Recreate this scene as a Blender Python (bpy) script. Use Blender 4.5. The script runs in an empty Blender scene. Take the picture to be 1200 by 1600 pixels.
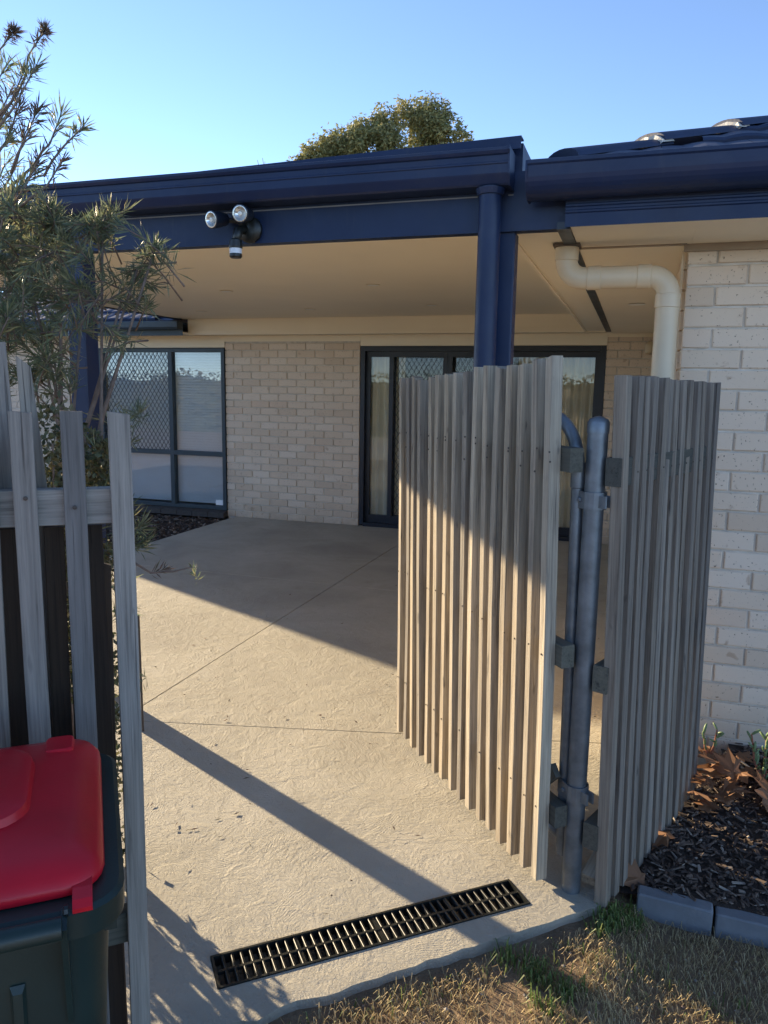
import bpy, math, random
from mathutils import Vector, Matrix, Euler, noise
from mathutils.geometry import tessellate_polygon
R_ = random.Random(7)
scn = bpy.context.scene
col = scn.collection
# ------------------------------------------------------------------ camera
# world axes: X along the back wall of the house, Y away from the viewer, Z up; paving at z = 0
F_PX = 1190.0
CAM = Vector((0, 0, 1.6))
def _axis(px, py):
    return Vector((px - 600, py - 800, F_PX)).normalized()
_u = -_axis(-3111.0, 549.1); _v = _axis(994.0, 616.5)
_v = (_v - _u * _u.dot(_v)).normalized(); _z = _u.cross(_v)
if _z.y > 0: _z = -_z
# camera axes (right, down, forward) written in world coordinates
RIGHT = Vector((_u.x, _v.x, _z.x)); DOWN = Vector((_u.y, _v.y, _z.y)); FWD = Vector((_u.z, _v.z, _z.z))
cd = bpy.data.cameras.new('camera'); cam = bpy.data.objects.new('camera', cd); col.objects.link(cam)
m = Matrix.Identity(4)
for i, a in enumerate((RIGHT, -DOWN, -FWD)):
    for k in range(3): m[k][i] = a[k]
for k in range(3): m[k][3] = CAM[k]
cam.matrix_world = m
cd.sensor_fit = 'VERTICAL'; cd.sensor_height = 36; cd.lens = 36 * F_PX / 1600
cd.clip_start = 0.05; cd.clip_end = 2000
scn.camera = cam
# ------------------------------------------------------------------ sky, sun, exposure
SUN_AZ = math.radians(-64.2); SUN_EL = math.radians(14.0)
w = bpy.data.worlds.new('World'); scn.world = w; w.use_nodes = True
nt = w.node_tree; bg = nt.nodes['Background']
sky = nt.nodes.new('ShaderNodeTexSky'); sky.sky_type = 'NISHITA'; sky.sun_disc = False
sky.sun_elevation = SUN_EL; sky.sun_rotation = SUN_AZ
sky.air_density = 0.45; sky.dust_density = 0.0; sky.ozone_density = 1.1
nt.links.new(sky.outputs[0], bg.inputs[0]); bg.inputs[1].default_value = 0.125
sd = bpy.data.lights.new('sun', 'SUN'); sd.energy = 4.0; sd.angle = math.radians(0.53); sd.color = (1.0, 0.80, 0.52)
so = bpy.data.objects.new('sun', sd); col.objects.link(so)
S = Vector((math.sin(SUN_AZ) * math.cos(SUN_EL), math.cos(SUN_AZ) * math.cos(SUN_EL), math.sin(SUN_EL)))
so.rotation_euler = (-S).to_track_quat('-Z', 'Y').to_euler(); so.location = (-20, 10, 8)
scn.view_settings.view_transform = 'Standard'; scn.view_settings.look = 'None'
scn.view_settings.gamma = 1.0; scn.view_settings.use_curve_mapping = False
scn.view_settings.exposure = 1.82

# ------------------------------------------------------------------ helpers
def at(px, py, depth):
    """point seen at a photo pixel at a given depth along the view axis"""
    return CAM + (RIGHT * (px - 600) + DOWN * (py - 800) + FWD * F_PX) * (depth / F_PX)

class MB:
    def __init__(s): s.v = []; s.f = []
    def add(s, vs, fs):
        o = len(s.v); s.v += [tuple(q) for q in vs]; s.f += [tuple(i + o for i in q) for q in fs]; return s
    def box(s, a, b):
        x0, y0, z0 = a; x1, y1, z1 = b
        return s.add([(x0,y0,z0),(x1,y0,z0),(x1,y1,z0),(x0,y1,z0),(x0,y0,z1),(x1,y0,z1),(x1,y1,z1),(x0,y1,z1)],
                     [(0,3,2,1),(4,5,6,7),(0,1,5,4),(1,2,6,5),(2,3,7,6),(3,0,4,7)])
    def bar(s, p, q, wd, ht, up=(0,0,1)):
        p = Vector(p); q = Vector(q); d = (q - p).normalized(); u = Vector(up)
        if abs(d.dot(u)) > .99: u = Vector((0,1,0))
        x = d.cross(u).normalized(); y = x.cross(d)
        vs = [c + x*(a*wd/2) + y*(b*ht/2) for c in (p, q) for a, b in ((-1,-1),(1,-1),(1,1),(-1,1))]
        return s.add(vs, [(0,1,2,3),(7,6,5,4),(0,4,5,1),(1,5,6,2),(2,6,7,3),(3,7,4,0)])
    def tube(s, pts, rad, n=8, cap=True, close=False):
        pts = [Vector(p) for p in pts]; k = len(pts); o = len(s.v); ref = None
        for i, p in enumerate(pts):
            if close: d = pts[(i+1) % k] - pts[i-1]
            else: d = pts[min(i+1, k-1)] - pts[max(i-1, 0)]
            d.normalize()
            if ref is None:
                ref = Vector((0,0,1)) if abs(d.z) < .9 else Vector((1,0,0))
            x = d.cross(ref).normalized(); y = x.cross(d).normalized(); ref = y
            r = rad[i] if isinstance(rad, (list, tuple)) else rad
            for j in range(n):
                a = 2*math.pi*j/n; s.v.append(tuple(p + x*math.cos(a)*r + y*math.sin(a)*r))
        for i in range(k if close else k-1):
            i2 = (i+1) % k
            for j in range(n):
                j2 = (j+1) % n; s.f.append((o+i*n+j, o+i*n+j2, o+i2*n+j2, o+i2*n+j))
        if cap and not close:
            s.f.append(tuple(o+j for j in reversed(range(n)))); s.f.append(tuple(o+(k-1)*n+j for j in range(n)))
        return s
    def lathe(s, c, prof, n=16, axis=(0,0,1)):
        c = Vector(c); ax = Vector(axis).normalized(); r0 = Vector((1,0,0)) if abs(ax.x) < .9 else Vector((0,1,0))
        x = ax.cross(r0).normalized(); y = ax.cross(x); o = len(s.v)
        for r, h in prof:
            for j in range(n):
                a = 2*math.pi*j/n; s.v.append(tuple(c + ax*h + (x*math.cos(a) + y*math.sin(a))*r))
        for i in range(len(prof)-1):
            for j in range(n):
                j2 = (j+1) % n; s.f.append((o+i*n+j, o+i*n+j2, o+(i+1)*n+j2, o+(i+1)*n+j))
        s.f.append(tuple(o+j for j in reversed(range(n)))); s.f.append(tuple(o+(len(prof)-1)*n+j for j in range(n)))
        return s
    def prism(s, prof, a, b, axis='x'):
        """closed 2-D profile [(u,v)] swept along an axis from a to b; x: (y,z), y: (x,z), z: (x,y)"""
        mk = {'x': lambda t,u,v: (t,u,v), 'y': lambda t,u,v: (u,t,v), 'z': lambda t,u,v: (u,v,t)}[axis]
        n = len(prof); vs = [mk(a,u,v) for u, v in prof] + [mk(b,u,v) for u, v in prof]
        fs = [(i,(i+1)%n,n+(i+1)%n,n+i) for i in range(n)]
        tri = tessellate_polygon([[Vector((u,v,0)) for u, v in prof]])
        fs += [tuple(t) for t in tri] + [tuple(n+i for i in reversed(t)) for t in tri]
        return s.add(vs, fs)
    def build(s, name, mat, parent=None, world=True, smooth=False, kind=None, recalc=True):
        off = wloc(parent) if (parent and world) else Vector((0,0,0))
        me = bpy.data.meshes.new(name)
        me.from_pydata([(x-off.x, y-off.y, z-off.z) for x, y, z in s.v], [], s.f)
        if recalc:
            import bmesh
            bm = bmesh.new(); bm.from_mesh(me); bmesh.ops.recalc_face_normals(bm, faces=bm.faces); bm.to_mesh(me); bm.free()
        if smooth:
            me.shade_smooth() if hasattr(me, 'shade_smooth') else None
        return obj(name, me, mat, parent, kind)
def wloc(o):
    r = Vector((0,0,0))
    while o is not None: r += Vector(o.location); o = o.parent
    return r
def obj(name, me, mat=None, parent=None, kind=None):
    if mat is not None and not me.materials: me.materials.append(mat)
    o = bpy.data.objects.new(name, me); col.objects.link(o)
    if parent: o.parent = parent
    if kind: o['kind'] = kind
    return o
def tag(o, label=None, cat=None, group=None, kind=None):
    if label: o['label'] = label
    if cat: o['category'] = cat
    if group: o['group'] = group
    if kind: o['kind'] = kind
    return o
def thing(name, label, cat, loc=(0,0,0), rz=0.0, group=None):
    o = bpy.data.objects.new(name, None); col.objects.link(o); o.location = loc; o.rotation_euler = (0,0,rz)
    o.empty_display_size = .1
    return tag(o, label, cat, group)
def smooth_by_angle(o, ang=40):
    me = o.data
    me.shade_smooth()
    try: me.set_sharp_from_angle(angle=math.radians(ang))
    except Exception: pass
    return o
def jit(a): return R_.uniform(-a, a)

# ------------------------------------------------------------------ materials
class NT:
    def __init__(s, name):
        s.m = bpy.data.materials.new(name); s.m.use_nodes = True; s.t = s.m.node_tree; s.n = s.t.nodes
        s.b = s.n['Principled BSDF']; s.out = s.n['Material Output']
    def node(s, ty, **kw):
        q = s.n.new(ty)
        for k, v in kw.items():
            if k.startswith('i_'):
                key = k[2:]; key = int(key) if key.isdigit() else key
                q.inputs[key].default_value = v
            else: setattr(q, k, v)
        return q
    def link(s, a, b): s.t.links.new(a, b)
    def coords(s, scale=(1,1,1), kind='Object', rnd=False):
        tc = s.node('ShaderNodeTexCoord'); mp = s.node('ShaderNodeMapping'); mp.inputs['Scale'].default_value = scale
        src = tc.outputs[kind]
        if rnd:
            oi = s.node('ShaderNodeObjectInfo'); mul = s.node('ShaderNodeMath', operation='MULTIPLY'); mul.inputs[1].default_value = 37.0
            s.link(oi.outputs['Random'], mul.inputs[0])
            cb = s.node('ShaderNodeCombineXYZ'); 
            for i in range(3): s.link(mul.outputs[0], cb.inputs[i])
            ad = s.node('ShaderNodeVectorMath', operation='ADD'); s.link(src, ad.inputs[0]); s.link(cb.outputs[0], ad.inputs[1]); src = ad.outputs[0]
        s.link(src, mp.inputs['Vector']); return mp.outputs[0]
    def noise(s, vec, scale, detail=4, rough=.55, dist=0.0):
        q = s.node('ShaderNodeTexNoise'); q.inputs['Scale'].default_value = scale; q.inputs['Detail'].default_value = detail
        q.inputs['Roughness'].default_value = rough; q.inputs['Distortion'].default_value = dist
        if vec is not None: s.link(vec, q.inputs['Vector'])
        return q.outputs['Fac']
    def ramp(s, fac, stops):
        q = s.node('ShaderNodeValToRGB'); e = q.color_ramp.elements
        while len(e) < len(stops): e.new(.5)
        for el, (p, c) in zip(e, stops):
            el.position = p; el.color = (*c, 1) if len(c) == 3 else c
        s.link(fac, q.inputs[0]); return q.outputs[0]
    def mix(s, fac, a, b, mode='MIX'):
        q = s.node('ShaderNodeMix', data_type='RGBA', blend_type=mode)
        if isinstance(fac, (int, float)): q.inputs[0].default_value = fac
        else: s.link(fac, q.inputs[0])
        for k, v in ((6, a), (7, b)):
            if isinstance(v, tuple): q.inputs[k].default_value = (*v, 1)
            else: s.link(v, q.inputs[k])
        return q.outputs[2]
    def math(s, op, a, b=None, clamp=False):
        q = s.node('ShaderNodeMath', operation=op, use_clamp=clamp)
        for i, v in enumerate((a, b)):
            if v is None: continue
            if isinstance(v, (int, float)): q.inputs[i].default_value = v
            else: s.link(v, q.inputs[i])
        return q.outputs[0]
    def bump(s, h, strength=.5, dist=.01, nrm=None):
        q = s.node('ShaderNodeBump'); q.inputs['Strength'].default_value = strength; q.inputs['Distance'].default_value = dist
        s.link(h, q.inputs['Height'])
        if nrm is not None: s.link(nrm, q.inputs['Normal'])
        return q.outputs[0]
    def done(s, colr=None, rough=.6, nrm=None, **kw):
        if colr is not None:
            if isinstance(colr, tuple): s.b.inputs['Base Color'].default_value = (*colr, 1)
            else: s.link(colr, s.b.inputs['Base Color'])
        if isinstance(rough, (int, float)): s.b.inputs['Roughness'].default_value = rough
        else: s.link(rough, s.b.inputs['Roughness'])
        if nrm is not None: s.link(nrm, s.b.inputs['Normal'])
        for k, v in kw.items(): s.b.inputs[k.replace('_', ' ')].default_value = v
        return s.m
    def rnd(s, island=False):
        if island: return s.node('ShaderNodeNewGeometry').outputs['Random Per Island']
        return s.node('ShaderNodeObjectInfo').outputs['Random']

def m_plain(name, c, rough=.5, var=.12, scale=6, bump=.0, bscale=60, **kw):
    t = NT(name); v = t.coords(); n = t.noise(v, scale, 5)
    lo = tuple(x*(1-var) for x in c); hi = tuple(min(1, x*(1+var)) for x in c)
    cc = t.ramp(n, [(.3, lo), (.7, hi)])
    nr = t.bump(t.noise(v, bscale, 3), bump, .004) if bump else None
    rr = t.math('ADD', t.math('MULTIPLY', t.noise(v, scale*2.3, 4), .18), rough - .09)
    return t.done(cc, rr, nr, **kw)

def m_wood(name, dark, light, grain=1.0, warm=None):
    t = NT(name); v = t.coords((150, 150, 4.0), rnd=True); v2 = t.coords((330, 330, 5.0), rnd=True); v3 = t.coords((9, 9, 1.6), rnd=True)
    g1 = t.noise(v, 1.0, 6, .65, .6); g2 = t.noise(v2, 1.5, 4, .6); g3 = t.noise(v3, 1.0, 3)
    v4 = t.coords((45, 45, 2.0), rnd=True); g4 = t.noise(v4, 1.0, 5, .6, .3)
    g = t.math('ADD', t.math('MULTIPLY', g1, .55), t.math('MULTIPLY', g4, .45))
    c = t.ramp(g, [(.36, dark), (.46, tuple(a*.45+b*.55 for a, b in zip(dark, light))), (.60, light)])
    c = t.mix(t.math('MULTIPLY', g2, .35), c, dark)
    c = t.mix(t.math('MULTIPLY', g3, .45), c, warm or tuple(x*.8 for x in light))
    tone = t.ramp(t.rnd(), [(0, (.60,.60,.62)), (.35, (.95,.92,.88)), (.7, (1.02,.96,.86)), (1, (1.16,1.14,1.1))])
    c = t.mix(1.0, c, tone, 'MULTIPLY')
    crack = t.ramp(t.noise(t.coords((120, 120, 1.3), rnd=True), 1.0, 3, .5), [(.30, (0,0,0)), (.345, (1,1,1))])
    c = t.mix(t.math('MULTIPLY', t.math('SUBTRACT', 1.0, crack), .5), c, tuple(x*.4 for x in dark))
    kn = t.ramp(t.noise(t.coords((30, 30, 9), rnd=True), 1.0, 2, .4), [(.70, (0,0,0)), (.78, (1,1,1))])
    c = t.mix(t.math('MULTIPLY', kn, .75), c, tuple(x*.55 for x in dark))
    stn = t.ramp(t.noise(t.coords((7, 7, .9), rnd=True), 1.0, 3), [(.45, (0,0,0)), (.7, (1,1,1))])
    c = t.mix(t.math('MULTIPLY', stn, .45), c, tuple(x*1.3 for x in dark))
    h = t.math('ADD', t.math('MULTIPLY', g, .7), t.math('MULTIPLY', crack, .5))
    return t.done(c, .85, t.bump(h, .6*grain, .004))

def m_island(name, cols, rough=.8, sss=0, trans=0):
    t = NT(name); r = t.rnd(True); n = len(cols)
    c = t.ramp(r, [(i/max(1, n-1), q) for i, q in enumerate(cols)])
    m_ = t.done(c, rough)
    if trans:
        tr = t.node('ShaderNodeBsdfTranslucent'); t.link(c, tr.inputs[0]); ms = t.node('ShaderNodeMixShader'); ms.inputs[0].default_value = trans
        t.link(t.b.outputs[0], ms.inputs[1]); t.link(tr.outputs[0], ms.inputs[2]); t.link(ms.outputs[0], t.out.inputs[0])
    return m_

M = {}
M['wood'] = m_wood('weathered_hardwood', (.095,.083,.072), (.57,.505,.395), 1.7, (.40,.335,.26))
M['wood_fence'] = m_wood('weathered_brown_grey_hardwood', (.06,.052,.047), (.36,.325,.285), 1.7, (.22,.185,.155))
M['wood_grey'] = m_wood('weathered_grey_pine', (.075,.07,.065), (.36,.335,.31), 1.7, (.25,.23,.205))
M['wood_shaded'] = m_wood('shaded_brown_paling', (.022,.016,.012), (.075,.052,.038), 1.0, (.06,.042,.03))  # brown timber with the shade behind the pickets put into its colour
M['wood_rail'] = m_wood('mossy_rail_timber', (.045,.048,.042), (.16,.155,.13), 1.0, (.10,.105,.08))
def navy_mat():
    t = NT('navy_powdercoat'); v = t.coords(); vs = t.coords((30, 30, 2.0)); n = t.noise(v, 4, 5)
    c = t.ramp(n, [(.3, (.0085,.020,.060)), (.7, (.0115,.026,.076))])
    du = t.ramp(t.noise(v, 2.2, 7, .7, .5), [(.50,(0,0,0)),(.75,(1,1,1))]); c = t.mix(t.math('MULTIPLY', du, .22), c, (.085,.085,.095))
    sk = t.ramp(t.noise(vs, 1.0, 4, .6), [(.60,(0,0,0)),(.74,(1,1,1))]); c = t.mix(t.math('MULTIPLY', sk, .16), c, (.08,.08,.09))
    return t.done(c, t.math('ADD', t.math('MULTIPLY', t.noise(v, 9, 5), .25), .32), t.bump(t.noise(v, 2.5, 2), .12, .01), Specular_IOR_Level=.35)
M['navy'] = navy_mat()
M['navy_tile'] = m_plain('navy_roof_tile', (.014,.026,.066), .6, .2, 9, .25, 90)
M['slate'] = m_plain('slate_blue_gutter', (.035,.055,.07), .45, .1, 4)
M['cream'] = m_plain('cream_ceiling_paint', (.90,.80,.62), .55, .025, 1.5, .03, 200)
M['cream_pipe'] = m_plain('cream_pipe_paint', (.69,.56,.39), .4, .05, 5)
M['mortar'] = m_plain('mortar', (.66,.60,.52), .9, .16, 14, .5, 160)
M['mortar_grey'] = m_plain('bedding_mortar', (.62,.58,.52), .9, .2, 22, .6, 80)
M['galv'] = m_plain('galvanised_steel', (.17,.195,.22), .42, .28, 16, .08, 90, Metallic=.55)
M['alu'] = m_plain('navy_aluminium', (.012,.017,.03), .35, .08, 4)
M['black'] = m_plain('black_plastic', (.012,.014,.013), .38, .25, 12, .05, 120)
M['binred'] = m_plain('red_bin_plastic', (.50,.008,.020), .36, .14, 7, .05, 160, Specular_IOR_Level=.35)
M['bingreen'] = m_plain('dark_green_bin_plastic', (.010,.026,.024), .42, .18, 8, .06, 200)
M['void'] = m_plain('drain_void', (.01,.01,.01), .9, .1, 5)
M['room'] = m_plain('room_lining', (.30,.27,.23), .9, .1, 2)
M['curtain'] = m_plain('cream_curtain', (.85,.80,.64), .8, .05, 6)
M['blind'] = m_plain('white_blind', (.90,.92,.93), .6, .03, 4)
M['edging'] = m_plain('blue_grey_edging', (.17,.185,.205), .85, .16, 14, .35, 120)
M['bark'] = m_plain('bark', (.16,.12,.10), .9, .3, 30, .6, 60)
M['soil'] = None
M['chrome'] = m_plain('lamp_reflector', (.75,.74,.70), .22, .05, 20, Metallic=.7)
M['lens'] = m_plain('sensor_lens', (.72,.75,.78), .35, .05, 10)
M['screw'] = m_plain('rusty_nail', (.06,.045,.035), .6, .2, 30)
M['led'] = m_plain('opal_diffuser', (.85,.82,.74), .4, .02, 10)

def brick_mat():
    t = NT('cream_face_brick'); v = t.coords((1,1,1), rnd=True)
    base = t.ramp(t.rnd(), [(0,(.64,.50,.37)), (.3,(.72,.58,.44)), (.6,(.76,.62,.48)), (.9,(.80,.68,.55)), (1,(.70,.53,.39))])
    n = t.noise(v, 9, 5); base = t.mix(t.math('MULTIPLY', n, .35), base, (.75,.65,.54))
    sp = t.noise(v, 95, 2, .5); m1 = t.ramp(sp, [(.66,(0,0,0)),(.72,(1,1,1))])
    base = t.mix(t.math('MULTIPLY', m1, .75), base, (.17,.11,.07))
    bl = t.noise(v, 17, 3, .5, .4); m2 = t.ramp(bl, [(.66,(0,0,0)),(.73,(1,1,1))])
    base = t.mix(t.math('MULTIPLY', m2, .45), base, (.33,.19,.10))
    ps = t.node('ShaderNodeNewGeometry'); sx = t.node('ShaderNodeSeparateXYZ'); t.link(ps.outputs['Position'], sx.inputs[0])
    lowz = t.math('SUBTRACT', 1.0, t.math('MULTIPLY', sx.outputs['Z'], 3.2), True)
    dirt = t.math('MULTIPLY', lowz, t.noise(ps.outputs['Position'], 9, 6, .7), True)
    base = t.mix(t.math('MULTIPLY', dirt, .8), base, (.27,.20,.14))
    h = t.math('SUBTRACT', t.math('MULTIPLY', t.noise(v, 60, 5), .5), t.math('MULTIPLY', m1, .8))
    return t.done(base, .88, t.bump(h, .5, .004))
M['brick'] = brick_mat()

def concrete_mat():
    t = NT('trowelled_concrete'); tc = t.node('ShaderNodeTexCoord'); P = tc.outputs['Object']
    nz = t.node('ShaderNodeTexNoise'); nz.inputs['Scale'].default_value = 3.0; nz.inputs['Detail'].default_value = 3; t.link(P, nz.inputs['Vector'])
    sc_ = t.node('ShaderNodeVectorMath', operation='SCALE'); sc_.inputs['Scale'].default_value = .16; t.link(nz.outputs['Color'], sc_.inputs[0])
    ad = t.node('ShaderNodeVectorMath', operation='ADD'); t.link(P, ad.inputs[0]); t.link(sc_.outputs[0], ad.inputs[1]); D = ad.outputs[0]
    hs = None
    for k, (sc, fr) in enumerate(((4.1, 620.), (1.9, 330.))):
        vo = t.node('ShaderNodeTexVoronoi'); vo.inputs['Scale'].default_value = sc; t.link(D, vo.inputs['Vector'])
        # shift each arc centre outside its own cell, so that the sweeps read as arcs and not as rings
        sub = t.node('ShaderNodeVectorMath', operation='SUBTRACT'); t.link(D, sub.inputs[0]); t.link(vo.outputs['Position'], sub.inputs[1])
        c0 = t.node('ShaderNodeVectorMath', operation='SUBTRACT'); t.link(vo.outputs['Color'], c0.inputs[0]); c0.inputs[1].default_value = (.5,.5,.5)
        c1 = t.node('ShaderNodeVectorMath', operation='MULTIPLY'); t.link(c0.outputs[0], c1.inputs[0]); c1.inputs[1].default_value = (.9,.9,0)
        a2 = t.node('ShaderNodeVectorMath', operation='ADD'); t.link(sub.outputs[0], a2.inputs[0]); t.link(c1.outputs[0], a2.inputs[1])
        ln = t.node('ShaderNodeVectorMath', operation='LENGTH'); t.link(a2.outputs[0], ln.inputs[0])
        wob = t.math('MULTIPLY', t.noise(P, 30, 4), 9.0)
        sn = t.math('SINE', t.math('ADD', t.math('MULTIPLY', ln.outputs['Value'], fr), wob))
        msk = t.ramp(t.noise(P, 4.5 + k*2, 3), [(.42,(0,0,0)),(.62,(1,1,1))])
        brk = t.ramp(t.noise(P, 45, 4, .7), [(.35,(0,0,0)),(.65,(1,1,1))])
        q = t.math('MULTIPLY', t.math('MULTIPLY', sn, msk), brk)
        hs = q if hs is None else t.math('ADD', hs, q)
    fine = t.noise(P, 85, 8, .75, .8); mid = t.noise(P, 13, 5, .6, .8); big = t.noise(P, 1.3, 6, .6, .6)
    # float sweeps fade out towards the smooth far end of the slab
    sx = t.node('ShaderNodeSeparateXYZ'); t.link(P, sx.inputs[0])
    mr = t.node('ShaderNodeMapRange'); mr.inputs[1].default_value = 3.6; mr.inputs[2].default_value = 6.2; mr.inputs[3].default_value = 1.0; mr.inputs[4].default_value = .18
    t.link(sx.outputs['Y'], mr.inputs[0])
    h = t.math('ADD', t.math('MULTIPLY', hs, .12), t.math('ADD', t.math('MULTIPLY', fine, .9), t.math('MULTIPLY', mid, 1.5)))
    h = t.math('MULTIPLY', h, mr.outputs[0])
    c = t.ramp(big, [(.28,(.32,.295,.245)),(.5,(.43,.40,.33)),(.72,(.52,.485,.41))])
    c = t.mix(t.math('MULTIPLY', mid, .5), c, (.30,.265,.21))
    st = t.ramp(t.noise(P, 2.6, 6, .65), [(.62,(0,0,0)),(.75,(1,1,1))])
    c = t.mix(t.math('MULTIPLY', st, .45), c, (.24,.205,.16))
    sc2 = t.ramp(t.noise(P, 6.5, 7, .7, 1.2), [(.64,(0,0,0)),(.70,(1,1,1))]); c = t.mix(t.math('MULTIPLY', sc2, .35), c, (.17,.15,.125))
    return t.done(c, .82, t.bump(h, .85, .011))
M['concrete'] = concrete_mat()

def soil_mat(name, a, b, c_):
    t = NT(name); v = t.coords(); n = t.noise(v, 5, 8, .7); n2 = t.noise(v, 45, 6, .7)
    c = t.ramp(n, [(.3, a), (.55, b), (.8, c_)]); c = t.mix(t.math('MULTIPLY', n2, .5), c, a)
    return t.done(c, .95, t.bump(t.math('ADD', n2, t.math('MULTIPLY', n, 2.0)), .9, .02))
M['soil'] = soil_mat('dry_lawn_soil', (.15,.10,.062), (.30,.21,.13), (.42,.32,.20))
M['bed'] = soil_mat('dark_mulch_soil', (.03,.021,.017), (.065,.046,.036), (.11,.078,.06))
M['chips'] = m_island('mulch_chips', [(.04,.028,.022),(.08,.054,.042),(.055,.04,.034),(.12,.082,.06),(.07,.05,.042),(.18,.13,.10),(.09,.064,.05),(.36,.31,.26)], .85)
M['straw'] = m_island('dry_grass', [(.38,.28,.14),(.52,.40,.21),(.30,.22,.11),(.60,.48,.28),(.26,.22,.09)], .8, trans=.25)
M['grass'] = m_island('green_grass', [(.08,.13,.03),(.13,.19,.045),(.20,.23,.07),(.07,.11,.03)], .6, trans=.3)
M['needle'] = m_island('needle_leaves', [(.085,.12,.07),(.14,.175,.095),(.13,.16,.115),(.23,.24,.115),(.16,.185,.125),(.36,.32,.16)], .45, trans=.42)
M['needle_dry'] = m_island('dry_needle_leaves', [(.12,.075,.06),(.16,.11,.08),(.09,.07,.055),(.10,.10,.06)], .7, trans=.2)
M['hedge'] = m_island('small_olive_leaves', [(.045,.055,.022),(.08,.09,.036),(.12,.11,.045),(.18,.15,.07),(.07,.07,.04)], .55, trans=.25)
M['gum'] = m_island('gum_leaves', [(.17,.18,.065),(.25,.24,.09),(.37,.33,.13),(.13,.145,.06)], .6, trans=.3)
M['leafdry'] = m_island('dry_leaf', [(.27,.135,.065),(.21,.10,.05),(.34,.19,.10)], .7, trans=.2)
M['succ'] = m_plain('succulent_leaf', (.15,.22,.10), .4, .25, 30)
M['stemred'] = m_plain('reddish_stem', (.28,.10,.06), .6, .2, 30)
M['pebble'] = m_island('pebbles', [(.35,.30,.25),(.22,.18,.15),(.48,.44,.38),(.28,.20,.15)], .9)
M['twig'] = m_plain('twig_bark', (.17,.125,.10), .85, .25, 40, .4, 80)

def glass_mat(name, tint=(.86,.90,.90), boost=.10):
    t = NT(name); t.n.remove(t.b)
    tr = t.node('ShaderNodeBsdfTransparent'); tr.inputs[0].default_value = (*tint, 1)
    gl = t.node('ShaderNodeBsdfGlossy'); gl.inputs['Roughness'].default_value = .0
    lw = t.node('ShaderNodeFresnel'); lw.inputs['IOR'].default_value = 1.5
    fac = t.math('ADD', lw.outputs[0], boost, True)
    ms = t.node('ShaderNodeMixShader'); t.link(fac, ms.inputs[0]); t.link(tr.outputs[0], ms.inputs[1]); t.link(gl.outputs[0], ms.inputs[2])
    t.link(ms.outputs[0], t.out.inputs[0]); return t.m
M['glass'] = glass_mat('window_glass', tint=(.96,.98,.99), boost=.06)
M['glass_door'] = glass_mat('door_glass', tint=(.95,.96,.96), boost=.0)

# ================================================================== SETTING: ground, paving, beds
def poly_prism(mb, loops, z0, z1):
    """flat slab from an outline with optional holes"""
    tri = tessellate_polygon([[Vector((x,y,0)) for x, y in lp] for lp in loops])
    flat = [p for lp in loops for p in lp]; n = len(flat)
    vs = [(x,y,z1) for x, y in flat] + [(x,y,z0) for x, y in flat]
    fs = [tuple(t) for t in tri] + [tuple(n+i for i in reversed(t)) for t in tri]
    o = 0
    for lp in loops:
        k = len(lp)
        for i in range(k):
            a, b = o+i, o+(i+1) % k; fs.append((a, b, n+b, n+a))
        o += k
    mb.add(vs, fs)

# ground: one sheet to the horizon, finely uneven near the viewer
mb = MB()
def gz(x, y):
    return -.028 - .045*min(1, max(0, (x-.0)/.15)) + .016*noise.noise(Vector((x*1.7, y*1.7, 3))) + .010*noise.noise(Vector((x*7, y*7, 9)))
nx, ny = 90, 70; X0, X1, Y0, Y1 = -3.0, 2.0, -0.6, 3.0
for j in range(ny+1):
    for i in range(nx+1):
        x = X0+(X1-X0)*i/nx; y = Y0+(Y1-Y0)*j/ny
        e = min(i, nx-i, j, ny-j); z = gz(x, y) if e > 1 else -.09
        mb.v.append((x, y, z))
for j in range(ny):
    for i in range(nx):
        a = j*(nx+1)+i; mb.f.append((a, a+1, a+nx+2, a+nx+1))
B = 600
o = len(mb.v); mb.v += [(-B,-B,-.09),(B,-B,-.09),(B,B,-.09),(-B,B,-.09)]
c00, c10, c11, c01 = 0, nx, (ny+1)*(nx+1)-1, ny*(nx+1)
mb.f += [(o, o+1, *[i for i in range(nx, -1, -1)]), (o+1, o+2, *[j*(nx+1)+nx for j in range(ny, -1, -1)]),
         (o+2, o+3, *[ny*(nx+1)+i for i in range(0, nx+1)]), (o+3, o, *[j*(nx+1) for j in range(0, ny+1)])]
tag(mb.build('ground', M['soil'], smooth=True), kind='structure')

# fence line direction, slab edge and drain
D = Vector((.749, .663, 0)); N = Vector((.663, -.749, 0))      # N points to the street side
DR0 = Vector((-1.052, 1.70, 0)); DRD = Vector((.765, .644, 0)).normalized(); DRN = Vector((DRD.y, -DRD.x, 0))
DRL, DRW = .985, .132
dr = [DR0, DR0+DRD*DRL, DR0+DRD*DRL+DRN*DRW, DR0+DRN*DRW]
hole = [(p.x, p.y) for p in dr]
paving = bpy.data.objects.new('patio_paving', None); col.objects.link(paving); tag(paving, kind='structure')
g_ = .0035
def jb(x): return 2.945 + (x + 2.20)*.248      # the oblique control joint
def add_panel(loops):
    q = MB(); poly_prism(q, loops, -.10, 0); o_ = q.build('slab_panel', M['concrete'], paving); return o_
edge = []
E0 = Vector((-1.17, 1.245, 0)); E1 = Vector((-.035, 2.272, 0)); kk = 40
for i in range(kk+1):
    p = E0.lerp(E1, i/kk) + N*(.014*noise.noise(Vector((i*.37, 5, 1))) + .008*noise.noise(Vector((i*1.3, 2, 1))))
    edge.append((p.x, p.y))
add_panel([edge + [(.0,2.30), (.02,2.36), (.05,2.55), (.30,3.10), (.30, jb(.30)-g_), (-2.28, jb(-2.28)-g_), (-2.28, 2.80), (-1.42, 1.70), (-1.27,1.38)], hole])
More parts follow.
